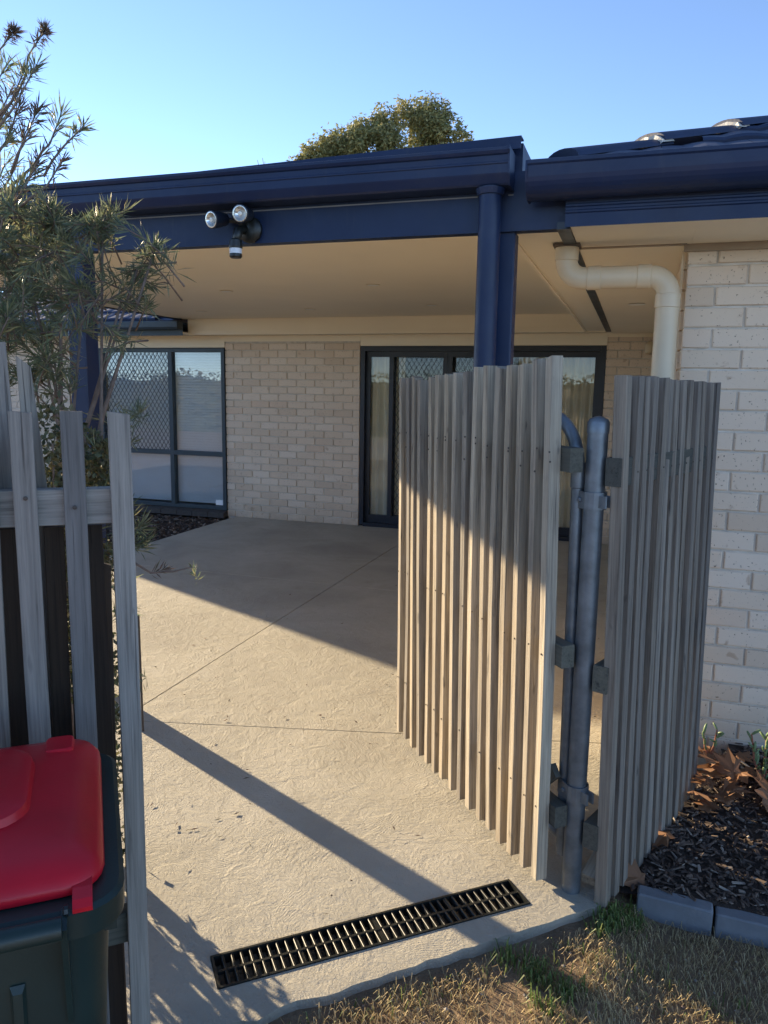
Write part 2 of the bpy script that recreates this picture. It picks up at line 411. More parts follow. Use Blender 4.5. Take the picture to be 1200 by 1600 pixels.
add_panel([[(-2.28+g_, jb(-2.28)+g_), (.175, jb(.175)+g_), (.175, 5.73-g_), (-2.28+g_, 5.73-g_)]])
add_panel([[(-2.28+g_, 5.73+g_), (.175, 5.73+g_), (.175, 8.46), (-2.28+g_, 8.46)]])
add_panel([[(-4.70, 2.80), (-2.28-g_, 2.80), (-2.28-g_, 5.73-g_), (-4.70, 5.73-g_)]])
add_panel([[(-4.70, 5.73+g_), (-2.28-g_, 5.73+g_), (-2.28-g_, 8.46), (-4.70, 8.46)]])
q = MB(); q.box((-4.6, 2.9, -.11), (.1, 8.4, -.009)); q.build('joint_filler', M['void'], paving)

q = MB(); q.box((-9, -12, -.1), (7, -.7, -.06)); tag(q.build('bounce_slab', m_plain('bounce_slab_concrete', (.58,.54,.48), .85, .12, 2, .3, 60)), kind='structure')  # unseen pale slab behind the viewer, added to bounce sun onto shaded faces
# left bed (behind the picket fence and under the window), right bed (in front of the wing wall)
def bed(name, x0, x1, y0, y1, nx, ny, zf, mat, inside=lambda x, y: True):
    q = MB()
    for j in range(ny+1):
        for i in range(nx+1):
            x = x0+(x1-x0)*i/nx; y = y0+(y1-y0)*j/ny; q.v.append((x, y, zf(x, y)))
    for j in range(ny):
        for i in range(nx):
            a = j*(nx+1)+i; cx = x0+(x1-x0)*(i+.5)/nx; cy = y0+(y1-y0)*(j+.5)/ny
            if inside(cx, cy): q.f.append((a, a+1, a+nx+2, a+nx+1))
    return tag(q.build(name, mat, smooth=True), kind='structure')
bed('window_bed', -9.5, -4.705, 2.7, 8.42, 60, 60, lambda x, y: -.035+.03*noise.noise(Vector((x*3, y*3, 1)))-.02, M['bed'])
bed('shrub_bed', -4.6, -1.18, 1.0, 2.79, 60, 40, lambda x, y: -.03+.03*noise.noise(Vector((x*3, y*3, 1))), M['bed'],
    lambda x, y: (Vector((x, y, 0)) - Vector((-1.02, 1.36, 0))).dot(N) < -.02 and x < -1.22 - (y-1.45)*.80)
def zr(x, y):
    return .0 + .06*min(1, max(0, (y-2.42)/1.0)) + .022*noise.noise(Vector((x*4, y*4, 2))) - .02*max(0, 1-(x-.06)/.18 if x < .24 else 0)*(1 if y < 2.8 else .4)
bed('mulch_bed', .02, 2.2, 2.415, 3.56, 60, 40, zr, M['bed'], lambda x, y: x > .0 + (y-2.30)*.40)

# ================================================================== HOUSE
YB = 8.435            # back wall face
YN = 3.55             # face of the wing wall nearest the viewer
XW = .17              # side face of the wing
ZS = 2.22             # soffit level
house = thing('house', 'cream brick house with navy gutters, hipped tile roof and a sliding door onto the patio', 'house', (-2.0, YB, 0))
def part(mb, name, mat, parent=None, **k): return mb.build(name, mat, parent or house, **k)
bricks = []           # (centre, length, facing)
def brick_rows(x0, x1, y, z0, n, face, start=0, axis='x', prio=0):
    for r in range(n):
        z = z0 + .0857*r + .0385; x = x0; first = True
        off = (r + start) % 2
        while x < x1 - .02:
            L = .23 if not (first and off) else .11
            L = min(L, x1 - x)
            if L > .025: bricks.append((prio, x+L/2, y, z, L, face))
            x += L + .0098; first = False
brick_rows(XW, .83, YN, 0.0, 26, 'front', 0, prio=0)
brick_rows(-4.81, -3.055, YB, 0.0, 25, 'front', 1, prio=1)
brick_rows(-.322, .165, YB, 0.0, 26, 'front', 0, prio=2)
brick_rows(.84, 3.9, YN, 0.0, 26, 'front', 0, prio=9)
brick_rows(-10.3, -6.66, YB, 0.0, 25, 'front', 0, prio=9)
brick_rows(YN+.12, YB-.01, XW, 0.0, 26, 'left', 0, prio=9)
brick_rows(YB+.0, 12.4, -10.3, 0.0, 25, 'left', 0, prio=9)
def brick_geo(L, seed):
    rr = random.Random(seed); hx, hz, b, dp = L/2, .038, .004, .011
    v = []
    for (sx, sz) in ((-1,-1),(1,-1),(1,1),(-1,1)):
        v.append((sx*(hx-b)+rr.uniform(-.0012,.0012), -dp+rr.uniform(-.0012,.0012), sz*(hz-b)+rr.uniform(-.0012,.0012)))
    for (sx, sz) in ((-1,-1),(1,-1),(1,1),(-1,1)):
        v.append((sx*hx+rr.uniform(-.0015,.0015), -dp+.004, sz*hz+rr.uniform(-.0015,.0015)))
    for (sx, sz) in ((-1,-1),(1,-1),(1,1),(-1,1)): v.append((sx*hx, .006, sz*hz))
    f = [(0,1,2,3)]
    for k in (0, 4):
        for i in range(4): f.append((k+i, k+4+i, k+4+(i+1)%4, k+(i+1)%4))
    return v, f
_bm = {}
def brick_mesh(L, var):
    key = (round(L, 3), var)
    if key not in _bm:
        v, f = brick_geo(L, hash(key) % 9999); me = bpy.data.meshes.new('brick'); me.from_pydata(v, [], f); me.materials.append(M['brick']); _bm[key] = me
    return _bm[key]
# wall cores (their faces are the recessed mortar joints)
ybk = YB + .0
back = MB()
back.box((-4.803, ybk, -.1), (-3.062, ybk+.11, 2.225)); back_wall = part(back, 'back_wall', M['mortar'])
q = MB(); q.box((-.315, ybk, -.1), (.168, ybk+.11, 2.225)); strip_wall = part(q, 'door_side_wall', M['mortar'])
q = MB(); q.box((XW+.006, YN, -.1), (4.0, YN+.11, 2.225)); q.box((XW+.006, YN+.112, -.1), (XW+.11, YB, 2.225)); wing_wall = part(q, 'wing_wall', M['mortar'])
q = MB(); q.box((-9.05, ybk, -.1), (-6.66, ybk+.11, 2.225)); q.box((-10.294, ybk, -.1), (-9.055, ybk+.11, 2.62)); q.box((-10.294, ybk+.112, -.1), (-10.19, 12.5, 2.62)); q.box((4.0, YN, -.1), (4.1, 13, 2.225)); q.box((-10.294, 12.5, -.1), (4.1, 12.6, 2.225))  # out-of-view left end is lengthened and raised to cast the slab's shade edge
left_wall = part(q, 'far_and_shade_walls', M['mortar'])
bricks.sort(key=lambda b: b[0])
NB = sum(1 for b in bricks if b[0] < 9)
rest = MB(); cnt = 0
for pr, x, y, z, L, face in bricks:
    if pr < 9 and cnt < 330:
        par = (wing_wall, back_wall, strip_wall)[pr]
        o_ = bpy.data.objects.new('brick', brick_mesh(L, R_.randrange(4))); col.objects.link(o_); o_.parent = par
        o_.location = Vector((x, y, z)) - wloc(par); o_.location.y += jit(.0012); cnt += 1
    else:
        v, f = brick_geo(L, R_.randrange(999))
        if face == 'front': rest.add([(x+a, y+b, z+c) for a, b, c in v], f)
        else: rest.add([(y+b, x-a, z+c) for a, b, c in v], f)
rest.build('brick_remainder', M['brick'], house, kind='stuff')
# wing corner: returns of the corner bricks are part of the remainder; thin cream corner bead and cable beside the pipe
q = MB(); q.tube([(.150, YN+.02, .05), (.151, YN+.02, 2.2)], .006, 6); part(q, 'corner_conduit', M['cream_pipe'])
# boards over the openings, eave soffits, bulkhead
q = MB(); q.box((-3.05, YB-.02, 2.102), (-.318, YB+.08, 2.225)); part(q, 'door_head_board', M['cream'])
q = MB(); q.box((-6.66, YB-.02, 2.085), (-4.812, YB+.08, 2.225)); part(q, 'window_head_board', M['cream'])
q = MB(); q.box((-4.812, YB-.024, 2.155), (-3.05, YB-.0185, 2.225)); q.box((-.316, YB-.024, 2.185), (.17, YB-.0185, 2.226)); part(q, 'wall_top_trim', M['cream'])
q = MB(); q.box((-5.10, 8.11, 2.226), (-.281, YB+.1, 2.24)); part(q, 'back_soffit', M['cream'])
q = MB(); q.box((-9.05, 7.975, 2.226), (-5.104, YB+.1, 2.24)); part(q, 'window_soffit', M['cream'])
q = MB(); q.box((-.276, 3.06, ZS), (XW+.004, 8.43, ZS+.012)); q.box((XW+.0045, 3.06, ZS), (4.4, YN+.02, ZS+.012)); part(q, 'wing_soffit', M['cream'])
q = MB(); q.box((-.27, 3.50, ZS-.004), (XW-.01, 3.53, ZS-.0005)); q.box((XW-.02, YN-.035, ZS-.03), (4.0, YN-.018, ZS-.0005)); part(q, 'soffit_joint_strip', m_plain('brown_joint_strip', (.33,.26,.19), .6))
q = MB(); q.box((-.327, 3.0755, ZS-.006), (-.278, 8.10, ZS+.02)); part(q, 'soffit_channel', M['alu'])
# wing fascia + rounded gutter
q = MB(); q.prism([(3.06,2.225),(3.045,2.215),(3.045,2.262),(3.040,2.266),(3.040,2.272),(3.045,2.276),(3.045,2.284),(3.040,2.288),(3.040,2.294),(3.045,2.298),(3.045,2.42),(3.06,2.42)], -.295, 4.4, 'x')
part(q, 'wing_fascia', M['navy'])
prof = [(3.043, 2.422), (3.043, 2.310)]
for i in range(9):
    a = math.radians(-90 - i*11); prof.append((3.005 + .085*math.cos(a)*1.0, 2.390 + .085*math.sin(a)))
prof += [(2.918, 2.408), (2.912, 2.414), (2.912, 2.426), (2.924, 2.430), (2.928, 2.416)]
prof += [(2.925+0, 2.393), (3.0, 2.338), (3.035, 2.338), (3.035, 2.422)]
q = MB(); q.prism(prof, -.425, 4.5, 'x'); gut = part(q, 'wing_gutter', M['navy'])
q = MB(); pe = [(2.915,2.426),(2.913,2.393),(2.925,2.353),(2.95,2.323),(2.985,2.304),(3.044,2.304),(3.044,2.426)]
q.prism(pe, -.432, -.425, 'x'); part(q, 'gutter_end_cap', M['navy'], gut)
q = MB(); q.box((-.345, 3.08, 2.32), (-.285, 8.0, 2.42)); part(q, 'side_gutter', M['navy'])
# wing hip roof
SL = .40; HX, HY, HZ = -.34, 3.06, 2.428
def hip(t): return Vector((HX+t, HY+t, HZ+SL*t))
q = MB()
A0 = hip(0); T = 2.5; ridge0 = hip(T); ridge1 = Vector((ridge0.x, 14, ridge0.z)); FR = Vector((HX+2*T, HY, HZ))
q.add([A0, FR, ridge0, ridge1, (HX, 14, HZ), (FR.x, 14, HZ)], [(0,1,2), (0,2,3,4), (1,5,3,2)])
wroof = part(q, 'wing_roof', M['navy_tile'])
def tile_mesh():
    q = MB(); nu, Lc, Wc = 8, .345, .30
    for j, (yy, zz) in enumerate(((0,.0), (0,.022), (.02,.030), (Lc,.012))):
        for i in range(nu+1):
            u = i/nu; roll = .009*max(0, math.cos((u-.5)*2*math.pi)) + .005*max(0, math.cos(u*2*math.pi))
            q.v.append((Wc*(u-.5), yy, (0 if j == 0 else zz + roll)))
    for j in range(3):
        for i in range(nu): a = j*(nu+1)+i; q.f.append((a, a+1, a+nu+2, a+nu+1))
    me = bpy.data.meshes.new('roof_tile'); me.from_pydata(q.v, [], q.f); me.materials.append(M['navy_tile']); return me
tm = tile_mesh(); pitch = math.atan(SL)
for r in range(7):
    dy = r*.30
    x = HX + dy + .22 + (.15 if r % 2 else 0)
    while x < HX + 2.9:
        o_ = bpy.data.objects.new('roof_tile', tm); col.objects.link(o_); o_.parent = wroof
        o_.location = Vector((x, HY - .035 + dy*math.cos(pitch)*1.08, HZ + SL*(dy*math.cos(pitch)*1.08 - .035) + .004)) - wloc(wroof)
        o_.rotation_euler = (pitch, 0, 0); x += .302
hd = Vector((1,1,SL)).normalized(); side = Vector((1,-1,0)).normalized(); upv = side.cross(hd).normalized()
if upv.z < 0: upv = -upv
for i in range(7):
    t0 = i*.30 + .02; a = hip(t0); b = hip(t0+.34); q = MB(); n = 10
    for p, r, lift in ((a, .100, .018), (b, .082, .0)):
        for j in range(n+1):
            an = math.pi*j/n; q.v.append(tuple(p + side*math.cos(an)*r + upv*(math.sin(an)*r*.45 + lift)))
    for j in range(n): q.f.append((j, j+1, n+2+j, n+1+j))
    q.f.append(tuple(range(n+1)))
    cap = q.build('hip_cap', M['navy_tile'], wroof); smooth_by_angle(cap, 50)
    if i > 0:
        q = MB(); rr = random.Random(i)
        for k, back_ in enumerate((-.012, .05)):
            for j in range(n+1):
                an = math.pi*j/n; r = .097 if k == 0 else .09
                q.v.append(tuple(a + hd*(back_+rr.uniform(-.006,.006)) + side*math.cos(an)*r + upv*(math.sin(an)*r*.44 + .010 + rr.uniform(-.004,.004))))
            q.v.append(tuple(a + hd*back_ - upv*.02))
        m_ = n+2
        for j in range(n): q.f += [(j, j+1, m_+j+1, m_+j), (j, j+1, n+1)]
        q.build('mortar_bed', M['mortar_grey'], wroof)
# main roof over the back wall and the eave above the window
EY, EZ = 7.93, 2.372
q = MB(); q.add([(-9.05,EY,EZ),(-5.13,EY,EZ),(-5.13,8.12,EZ+.06),(2.3,8.12,EZ+.08),(2.3,10.9,EZ+1.2),(-9.05,10.9,EZ+1.2),(-9.05,13.0,EZ)], [(0,1,2,3,4,5),(0,5,6)])
q.add([(2.3,10.9,EZ+1.2),(-9.05,10.9,EZ+1.2),(-9.05,13.0,EZ),(4.4,13.0,EZ)], [(0,1,2,3)])
main_roof = part(q, 'main_roof', M['navy_tile'])
for r in range(3):
    x = -8.9 + (.15 if r % 2 else 0)
    while x < -5.30:
        if True:
            o_ = bpy.data.objects.new('roof_tile', tm); col.objects.link(o_); o_.parent = main_roof
            yy = EY - .03 + r*.30*math.cos(.38)
            o_.location = Vector((x, yy, EZ + .40*(yy-EY) + .006)) - wloc(main_roof); o_.rotation_euler = (.38, 0, 0)
        x += .302
q = MB(); q.prism([(7.97,2.20),(7.975,2.20),(7.975,2.36),(7.86,2.36),(7.852,2.352),(7.855,2.29),(7.87,2.265),(7.97,2.262)], -9.05, -5.108, 'x'); part(q, 'window_gutter', M['slate'])

# sliding door
DX0, DX1, DZ1 = -3.045, -.325, 2.098
door = MB()
for a, b in (((DX0, YB-.012, .02), (DX0+.05, YB+.09, DZ1)), ((DX1-.05, YB-.012, .02), (DX1, YB+.09, DZ1)), ((DX0+.0505, YB-.012, DZ1-.055), (DX1-.0505, YB+.09, DZ1)), ((DX0+.0505, YB-.02, .0), (DX1-.0505, YB+.09, .045))): door.box(a, b)
door = part(door, 'sliding_door', M['alu'])
def panel(x0, x1, y, name='door_panel', st=.05, z0=.047, z1=2.04, mat='alu'):
    q = MB(); d = .035
    q.box((x0, y, z0), (x0+st, y+d, z1)); q.box((x1-st, y, z0), (x1, y+d, z1)); q.box((x0+st, y, z1-.06), (x1-st, y+d, z1)); q.box((x0+st, y, z0), (x1-st, y+d, z0+.09))
    return q.build(name, M[mat], door)
def pane(x0, x1, y, z0, z1, parent, mat='glass_door'):
    q = MB(); q.box((x0, y, z0), (x1, y+.005, z1)); return q.build('pane', M[mat], parent)
panel(-2.994, -2.665, YB+.045); pane(-2.944, -2.715, YB+.062, .137, 1.98, door)
panel(-1.62, -.377, YB+.045, st=.055); pane(-1.565, -.432, YB+.062, .137, 1.98, door)
panel(-2.70, -1.58, YB+.0845); pane(-2.65, -1.63, YB+.1, .137, 1.98, door)
def lattice(x0, x1, z0, z1, y, parent, pitch=.058, th=.0035):
    q = MB(); w_, h_ = x1-x0, z1-z0
    for s_ in (1, -1):
        k = -h_*.65
        while k < w_ + h_*.65:
            # line x = x0 + k + s*(z-z0)*.65 clipped to the rectangle
            pts = []
            za, zb = z0, z1
            xa = x0 + k + (0 if s_ > 0 else h_*.65) ; xb = x0 + k + (h_*.65 if s_ > 0 else 0)
            def clip(xa, za, xb, zb):
                for lim, hi in ((x0, False), (x1, True)):
                    ina = xa <= lim if hi else xa >= lim; inb = xb <= lim if hi else xb >= lim
                    if not ina and not inb: return None
                    if ina != inb:
                        t_ = (lim-xa)/(xb-xa); zz = za+(zb-za)*t_
                        if ina: xb, zb = lim, zz
                        else: xa, za = lim, zz
                return xa, za, xb, zb
            c_ = clip(xa, za, xb, zb)
            if c_ and abs(c_[3]-c_[1]) > .01: q.bar((c_[0], y + (.002*s_), c_[1]), (c_[2], y+(.002*s_), c_[3]), th, .003, (0,1,0))
            k += pitch
    return q.build('security_mesh', M['alu'], parent)
for x0, x1 in ((-2.70, -2.02), (-2.018, -1.56)):
    sp = panel(x0, x1, YB-.002, 'screen_panel', .05); lattice(x0+.05, x1-.05, .137, 1.98, YB+.014, door)
# blinds, curtains and rooms behind the glass
def curtain(x0, x1, y, z0, z1, parent, amp=.03, wl=.085, seed=1):
    q = MB(); rr = random.Random(seed); n = int((x1-x0)/.008); ph = 0
    for i in range(n+1):
        x = x0+(x1-x0)*i/n; ph += .008/wl*2*math.pi*rr.uniform(.5,1.5); yy = y + amp*math.sin(ph) + amp*.4*math.sin(ph*.37+2)
        q.v += [(x, yy, z0), (x, yy*.7+y*.3, z1)]
    for i in range(n): q.f.append((2*i, 2*i+2, 2*i+3, 2*i+1))
    return q.build('curtain', M['curtain'], parent, smooth=True, recalc=False)
curtain(-2.99, -2.55, YB+.15, .03, 2.06, door, seed=2); curtain(-1.25, -.36, YB+.15, .03, 2.06, door, seed=5)
q = MB(); q.box((-1.70, YB+.16, 1.0), (-.33, YB+.17, 1.02)); q.build('curtain_track', M['cream'], door)
q = MB(); XA, XB_, ya, yb_ = -6.9, .1, YB+.115, YB+3.5
q.add([(XA,ya,0),(XB_,ya,0),(XB_,yb_,0),(XA,yb_,0),(XA,ya,2.4),(XB_,ya,2.4),(XB_,yb_,2.4),(XA,yb_,2.4)], [(0,1,2,3),(4,5,6,7),(1,2,6,5),(2,3,7,6),(3,0,4,7)])
q.add([(-4.0,ya,0),(-4.0,yb_,0),(-4.0,yb_,2.4),(-4.0,ya,2.4)], [(0,1,2,3)])
part(q, 'room_lining', M['room'], recalc=False)
# window
WX0, WX1, WZ0, WZ1 = -6.65, -4.815, .075, 2.075
q = MB(); fy0, fy1 = YB-.03, YB+.05; MX = -5.585; TZ = .775
for a, b in (((WX0,fy0,WZ0),(WX0+.045,fy1,WZ1)), ((WX1-.045,fy0,WZ0),(WX1,fy1,WZ1)), ((WX0+.045,fy0,WZ1-.045),(WX1-.045,fy1,WZ1)), ((WX0+.045,fy0,WZ0),(WX1-.045,fy1,WZ0+.04)),
             ((MX-.028,fy0,WZ0+.04),(MX+.028,fy1,WZ1-.045)), ((WX0+.045,fy0+.002,TZ-.028),(MX-.028,fy1,TZ+.028)), ((MX+.028,fy0+.002,TZ-.028),(WX1-.045,fy1,TZ+.028))): q.box(a, b)
window = part(q, 'window', M['slate'])
for x0, x1 in ((WX0+.045, MX-.028), (MX+.028, WX1-.045)):
    for z0, z1 in ((WZ0+.04, TZ-.028), (TZ+.028, WZ1-.045)): pane(x0, x1, YB+.01, z0, z1, window, 'glass')
q = MB(); z = WZ0+.06
while z < WZ1-.06:
    q.add([(WX0+.05, YB+.075, z), (WX1-.05, YB+.075, z), (WX1-.05, YB+.086, z+.0325), (WX0+.05, YB+.086, z+.0325)], [(0,1,2,3)]); z += .034
q.build('blind', M['blind'], window, recalc=False)
lattice(WX0+.05, MX-.03, TZ+.03, WZ1-.05, YB-.02, window, .06, .006)
for i in range(8):
    q = MB(); x0 = WX0 + i*(WX1-WX0)/8; q.prism([(YB-.10,-.015),(YB-.10,.045),(YB-.0,.072),(YB+.02,.072),(YB+.02,-.015)], x0+.004, x0+(WX1-WX0)/8-.004, 'x'); q.build('sill_brick', m_plain('dark_sill_brick', (.07,.06,.055), .85, .2, 20, .4, 90) if i == 0 else bpy.data.materials['dark_sill_brick'], window)
q = MB(); q.box((WX1-.17, YB+.004, WZ0+.055), (WX1-.07, YB+.0085, WZ0+.12)); q.build('sticker', M['blind'], window)
# small elbow vent on the back wall, by the wing
q = MB(); q.tube([(.10, YB-.02, 2.10), (.10, YB-.10, 2.09), (.10, YB-.13, 2.02)], .045, 10); part(q, 'wall_vent', M['cream_pipe'], smooth=True)
# cream downpipe: soffit spout, elbow, horizontal run, elbow, vertical drop
def arc(c, r, a0, a1, ux, uy, n=7):
    return [Vector(c) + Vector(ux)*math.cos(math.radians(a0+(a1-a0)*i/n))*r + Vector(uy)*math.sin(math.radians(a0+(a1-a0)*i/n))*r for i in range(n+1)]
py_ = 3.44; zr_ = 2.083
pts = [Vector((-.318, py_, 2.26)), Vector((-.318, py_, zr_+.09))] + arc((-.318+.075, py_, zr_+.075), .075, 180, 270, (1,0,0), (0,0,1)) 
pts += arc((.098-.075, py_, zr_-.075), .075, 90, 0, (1,0,0), (0,0,1)) + [Vector((.098, py_, .9)), Vector((.098, py_, .02))]
q = MB(); q.tube(pts, .046, 16); dp = part(q, 'cream_downpipe', M['cream_pipe']); smooth_by_angle(dp, 50)
for c, ax in (((-.20, py_, zr_), (1,0,0)), ((.00, py_, zr_), (1,0,0)), ((.098, py_, zr_-.10), (0,0,1)), ((-.318, py_, zr_+.10), (0,0,1))):
    q = MB(); q.lathe(c, [(.0465,-.028),(.0495,-.026),(.0495,.026),(.0465,.028)], 16, ax); o_ = q.build('pipe_socket', M['cream_pipe'], dp); smooth_by_angle(o_, 40)
q = MB(); q.box((-.372, py_-.06, 2.210), (-.262, py_+.05, 2.2195)); q.build('soffit_flange', m_plain('brown_flange', (.12,.09,.07), .6), dp)

# ================================================================== PATIO ROOF
patio = thing('patio_roof', 'flat patio roof with navy beam, gutter and posts and a cream ceiling', 'patio roof', (-2.8, 3.15, 0))
def pp(mb, name, mat, **k): return mb.build(name, M[mat] if isinstance(mat, str) else mat, patio, **k)
YF = 3.10; XL, XR = -5.18, -.50; ZC = 2.395
q = MB(); q.box((XL, YF, ZS), (-.2965, YF+.055, 2.44)); pp(q, 'front_beam', 'navy')
q = MB(); q.box((XL, YF-.0035, 2.352), (-.64, YF-.0005, 2.357)); q.box((-.52, YF-.0035, 2.352), (-.50, YF-.0005, 2.357)); pp(q, 'beam_flashing', m_plain('pale_flashing', (.20,.20,.22), .5))
q = MB(); q.box((XL, YF-.003, ZS+.0), (-.90, YF-.0005, ZS+.012)); q.box((-.50, YF-.004, ZS), (-.297, YF-.0005, ZS+.028)); pp(q, 'beam_lip', 'navy')
q = MB(); q.box((XL, YF+.0555, ZC), (XR, 8.105, ZC+.02)); pp(q, 'ceiling', 'cream')
q = MB(); q.box((XR+.0005, YF+.0555, ZS+.004), (-.328, 8.105, ZS+.02)); q.box((XR-.012, YF+.0555, ZS+.004), (XR, 8.105, ZC-.001)); pp(q, 'side_soffit', 'cream')
q = MB(); q.box((XR-.030, YF+.06, ZS-.004), (XR-.0125, 8.09, ZS+.016)); pp(q, 'soffit_bead', 'cream')
q = MB(); q.box((XL+.06, 8.105, 2.215), (-.329, 8.118, ZC+.05)); pp(q, 'back_bulkhead', 'cream')
q = MB(); q.box((XL+.07, 8.093, 2.215), (XR-.03, 8.1045, 2.232)); q.box((XL+.07, 8.097, 2.262), (XR-.03, 8.1045, 2.268)); pp(q, 'bulkhead_bead', 'cream')
q = MB(); q.box((XL-.04, 3.14, 2.385), (XL, 8.12, 2.418)); pp(q, 'side_fascia', 'navy')
q = MB(); q.add([(XL-.05,3.13,2.437),(-.475,3.13,2.55),(-.475,8.6,2.60),(XL-.05,8.6,2.50),(XL-.05,3.13,2.42),(-.475,3.13,2.42),(-.475,8.6,2.42),(XL-.05,8.6,2.42)], [(0,1,2,3),(7,6,5,4),(0,4,5,1),(1,5,6,2),(2,6,7,3),(3,7,4,0)])
pp(q, 'roof_panel', 'navy')
q = MB(); pr = [(3.128,0),(3.06,-.003),(3.055,-.05),(3.06,-.052),(3.064,-.008),(3.128,-.005)]
q.v = [(XL-.05, y, 2.445+z) for y, z in pr] + [(-.473, y, 2.560+z) for y, z in pr]; q.f = [(i,(i+1)%6,6+(i+1)%6,6+i) for i in range(6)] + [tuple(range(6)), tuple(range(6,12))]
pp(q, 'roof_flashing', 'navy')
gp = [(3.098,2.495),(3.098,2.368),(3.0,2.368),(2.992,2.374),(2.975,2.400),(2.972,2.406),(2.972,2.436),(2.968,2.439),(2.968,2.444),(2.972,2.447),(2.972,2.468),(2.964,2.472),(2.958,2.482),(2.958,2.492),(2.970,2.496),(2.978,2.490),(2.980,2.410),(3.0,2.378),(3.09,2.378),(3.09,2.495)]
q = MB(); q.prism(gp, XL-.06, -.505, 'x'); gt = pp(q, 'front_gutter', 'navy')
q = MB(); q.prism([(3.098,2.497),(3.098,2.365),(2.998,2.365),(2.970,2.40),(2.968,2.47),(2.955,2.482),(2.955,2.497)], -.505, -.498, 'x'); q.build('gutter_end_cap', M['navy'], gt)
def post(x, y, s=.09):
    q = MB(); h = s/2; b = .006
    q.prism([(x-h+b,y-h),(x+h-b,y-h),(x+h,y-h+b),(x+h,y+h-b),(x+h-b,y+h),(x-h+b,y+h),(x-h,y+h-b),(x-h,y-h+b)], -.005, ZS-.0005, 'z'); return pp(q, 'post', 'navy')
post(-.535, 3.165); post(-2.575, 3.15, .1); post(-5.1, 3.15)
q = MB(); q.tube([(-.578, 3.035, 2.37), (-.578, 3.035, 1.2), (-.578, 3.035, .03)], .043, 18); o_ = pp(q, 'downpipe', 'navy'); smooth_by_angle(o_, 50)
q = MB(); q.lathe((-.578, 3.035, 2.352), [(.044,-.012),(.05,-.010),(.056,.010),(.056,.0125)], 18); q.build('pipe_collar', M['navy'], o_)
for x, y in ((-1.96, 5.68), (-1.87, 7.10), (-3.17, 7.25), (-3.29, 5.80), (-4.43, 7.28)):
    q = MB(); q.lathe((x, y, ZC), [(.055,-.002),(.06,-.006),(.05,-.006),(.046,-.003)], 20); dl = pp(q, 'downlight', 'cream')
    q = MB(); q.lathe((x, y, ZC), [(.0455,-.0055),(.0455,-.002)], 20); q.build('diffuser', M['led'], dl)
q = MB(); q.lathe((-.037, 5.7, ZS), [(.055,-.002),(.06,-.006),(.05,-.006),(.046,-.003)], 20); part(q, 'eave_downlight', M['led'])

# security light on the beam
sl = thing('security_light', 'twin-head security floodlight with motion sensor fixed to the navy beam', 'security light', (-1.63, YF, 2.29))
q = MB(); q.lathe((-1.63, YF, 2.275), [(.052,.0),(.055,.006),(.055,.02),(.045,.03),(.02,.034)], 22, (0,-1,0)); smooth_by_angle(q.build('back_plate', M['black'], sl), 40)
for c, d in (((-1.755, YF-.105, 2.305), (-.28,-.9,-.18)), ((-1.622, YF-.105, 2.322), (.02,-1,-.15))):
    d = Vector(d).normalized(); c = Vector(c)
    q = MB(); q.lathe(c, [(.012,-.075),(.026,-.068),(.033,-.03),(.036,.0),(.037,.012),(.034,.014)], 20, d); hd_ = q.build('lamp_head', M['alu'], sl); smooth_by_angle(hd_, 40)
    q = MB(); q.lathe(c, [(.0335,.0145),(.032,.0165),(.024,.0125),(.014,.010),(.006,.0095)], 20, d); q.build('reflector', M['chrome'], hd_, smooth=True)
    q = MB(); q.lathe(c, [(.009,.011),(.009,.015),(.004,.017)], 10, d); q.build('lamp_bulb', M['led'], hd_)
    q = MB(); q.tube([c-d*.06, (c-d*.09)*.5+Vector((-1.64,YF-.03,2.30))*.5, (-1.64, YF-.03, 2.29)], .011, 8); q.build('arm', M['black'], sl)
q = MB(); q.tube([(-1.65, YF-.03, 2.275), (-1.655, YF-.075, 2.262), (-1.66, YF-.085, 2.205)], .020, 10); q.build('sensor_arm', M['black'], sl, smooth=True)
q = MB(); q.lathe((-1.66, YF-.088, 2.165), [(.022,-.018),(.027,-.012),(.027,-.002),(.026,.0)], 16); q.lathe((-1.66, YF-.088, 2.165), [(.028,.022),(.029,.03),(.026,.055),(.015,.062)], 16); sn = q.build('sensor_head', M['black'], sl)
q = MB(); q.lathe((-1.66, YF-.088, 2.165), [(.026,.0),(.0265,.021)], 16); q.build('sensor_lens', M['lens'], sn)
# ================================================================== GATE, POST, FENCES
def slat_mesh(name, w, t, L, seed, mat, bow=.003, segs=6, cut=.0):
    """a sawn batten standing on z = 0: slightly bowed and twisted, edges eased"""
    rr = random.Random(seed); b = .0014; v = []; f = []
    bx, by, tw = rr.uniform(-bow, bow), rr.uniform(-bow, bow), rr.uniform(-.03, .03)
    ring = [(-w/2+b,-t/2),(w/2-b,-t/2),(w/2,-t/2+b),(w/2,t/2-b),(w/2-b,t/2),(-w/2+b,t/2),(-w/2,t/2-b),(-w/2,-t/2+b)]
    for i in range(segs+1):
        u = i/segs; a = tw*(u-.5); s = math.sin(u*math.pi)
        ox = bx*s + rr.uniform(-.0006,.0006); oy = by*s + rr.uniform(-.0006,.0006)
        for x, y in ring:
            zz = L*u + (cut*x if i == segs else 0)
            v.append((x*math.cos(a)-y*math.sin(a)+ox, x*math.sin(a)+y*math.cos(a)+oy, zz))
    for i in range(segs):
        for j in range(8): f.append((i*8+j, i*8+(j+1)%8, (i+1)*8+(j+1)%8, (i+1)*8+j))
    f.append(tuple(reversed(range(8)))); f.append(tuple(segs*8+j for j in range(8)))
    me = bpy.data.meshes.new(name); me.from_pydata(v, [], f); me.materials.append(mat); return me

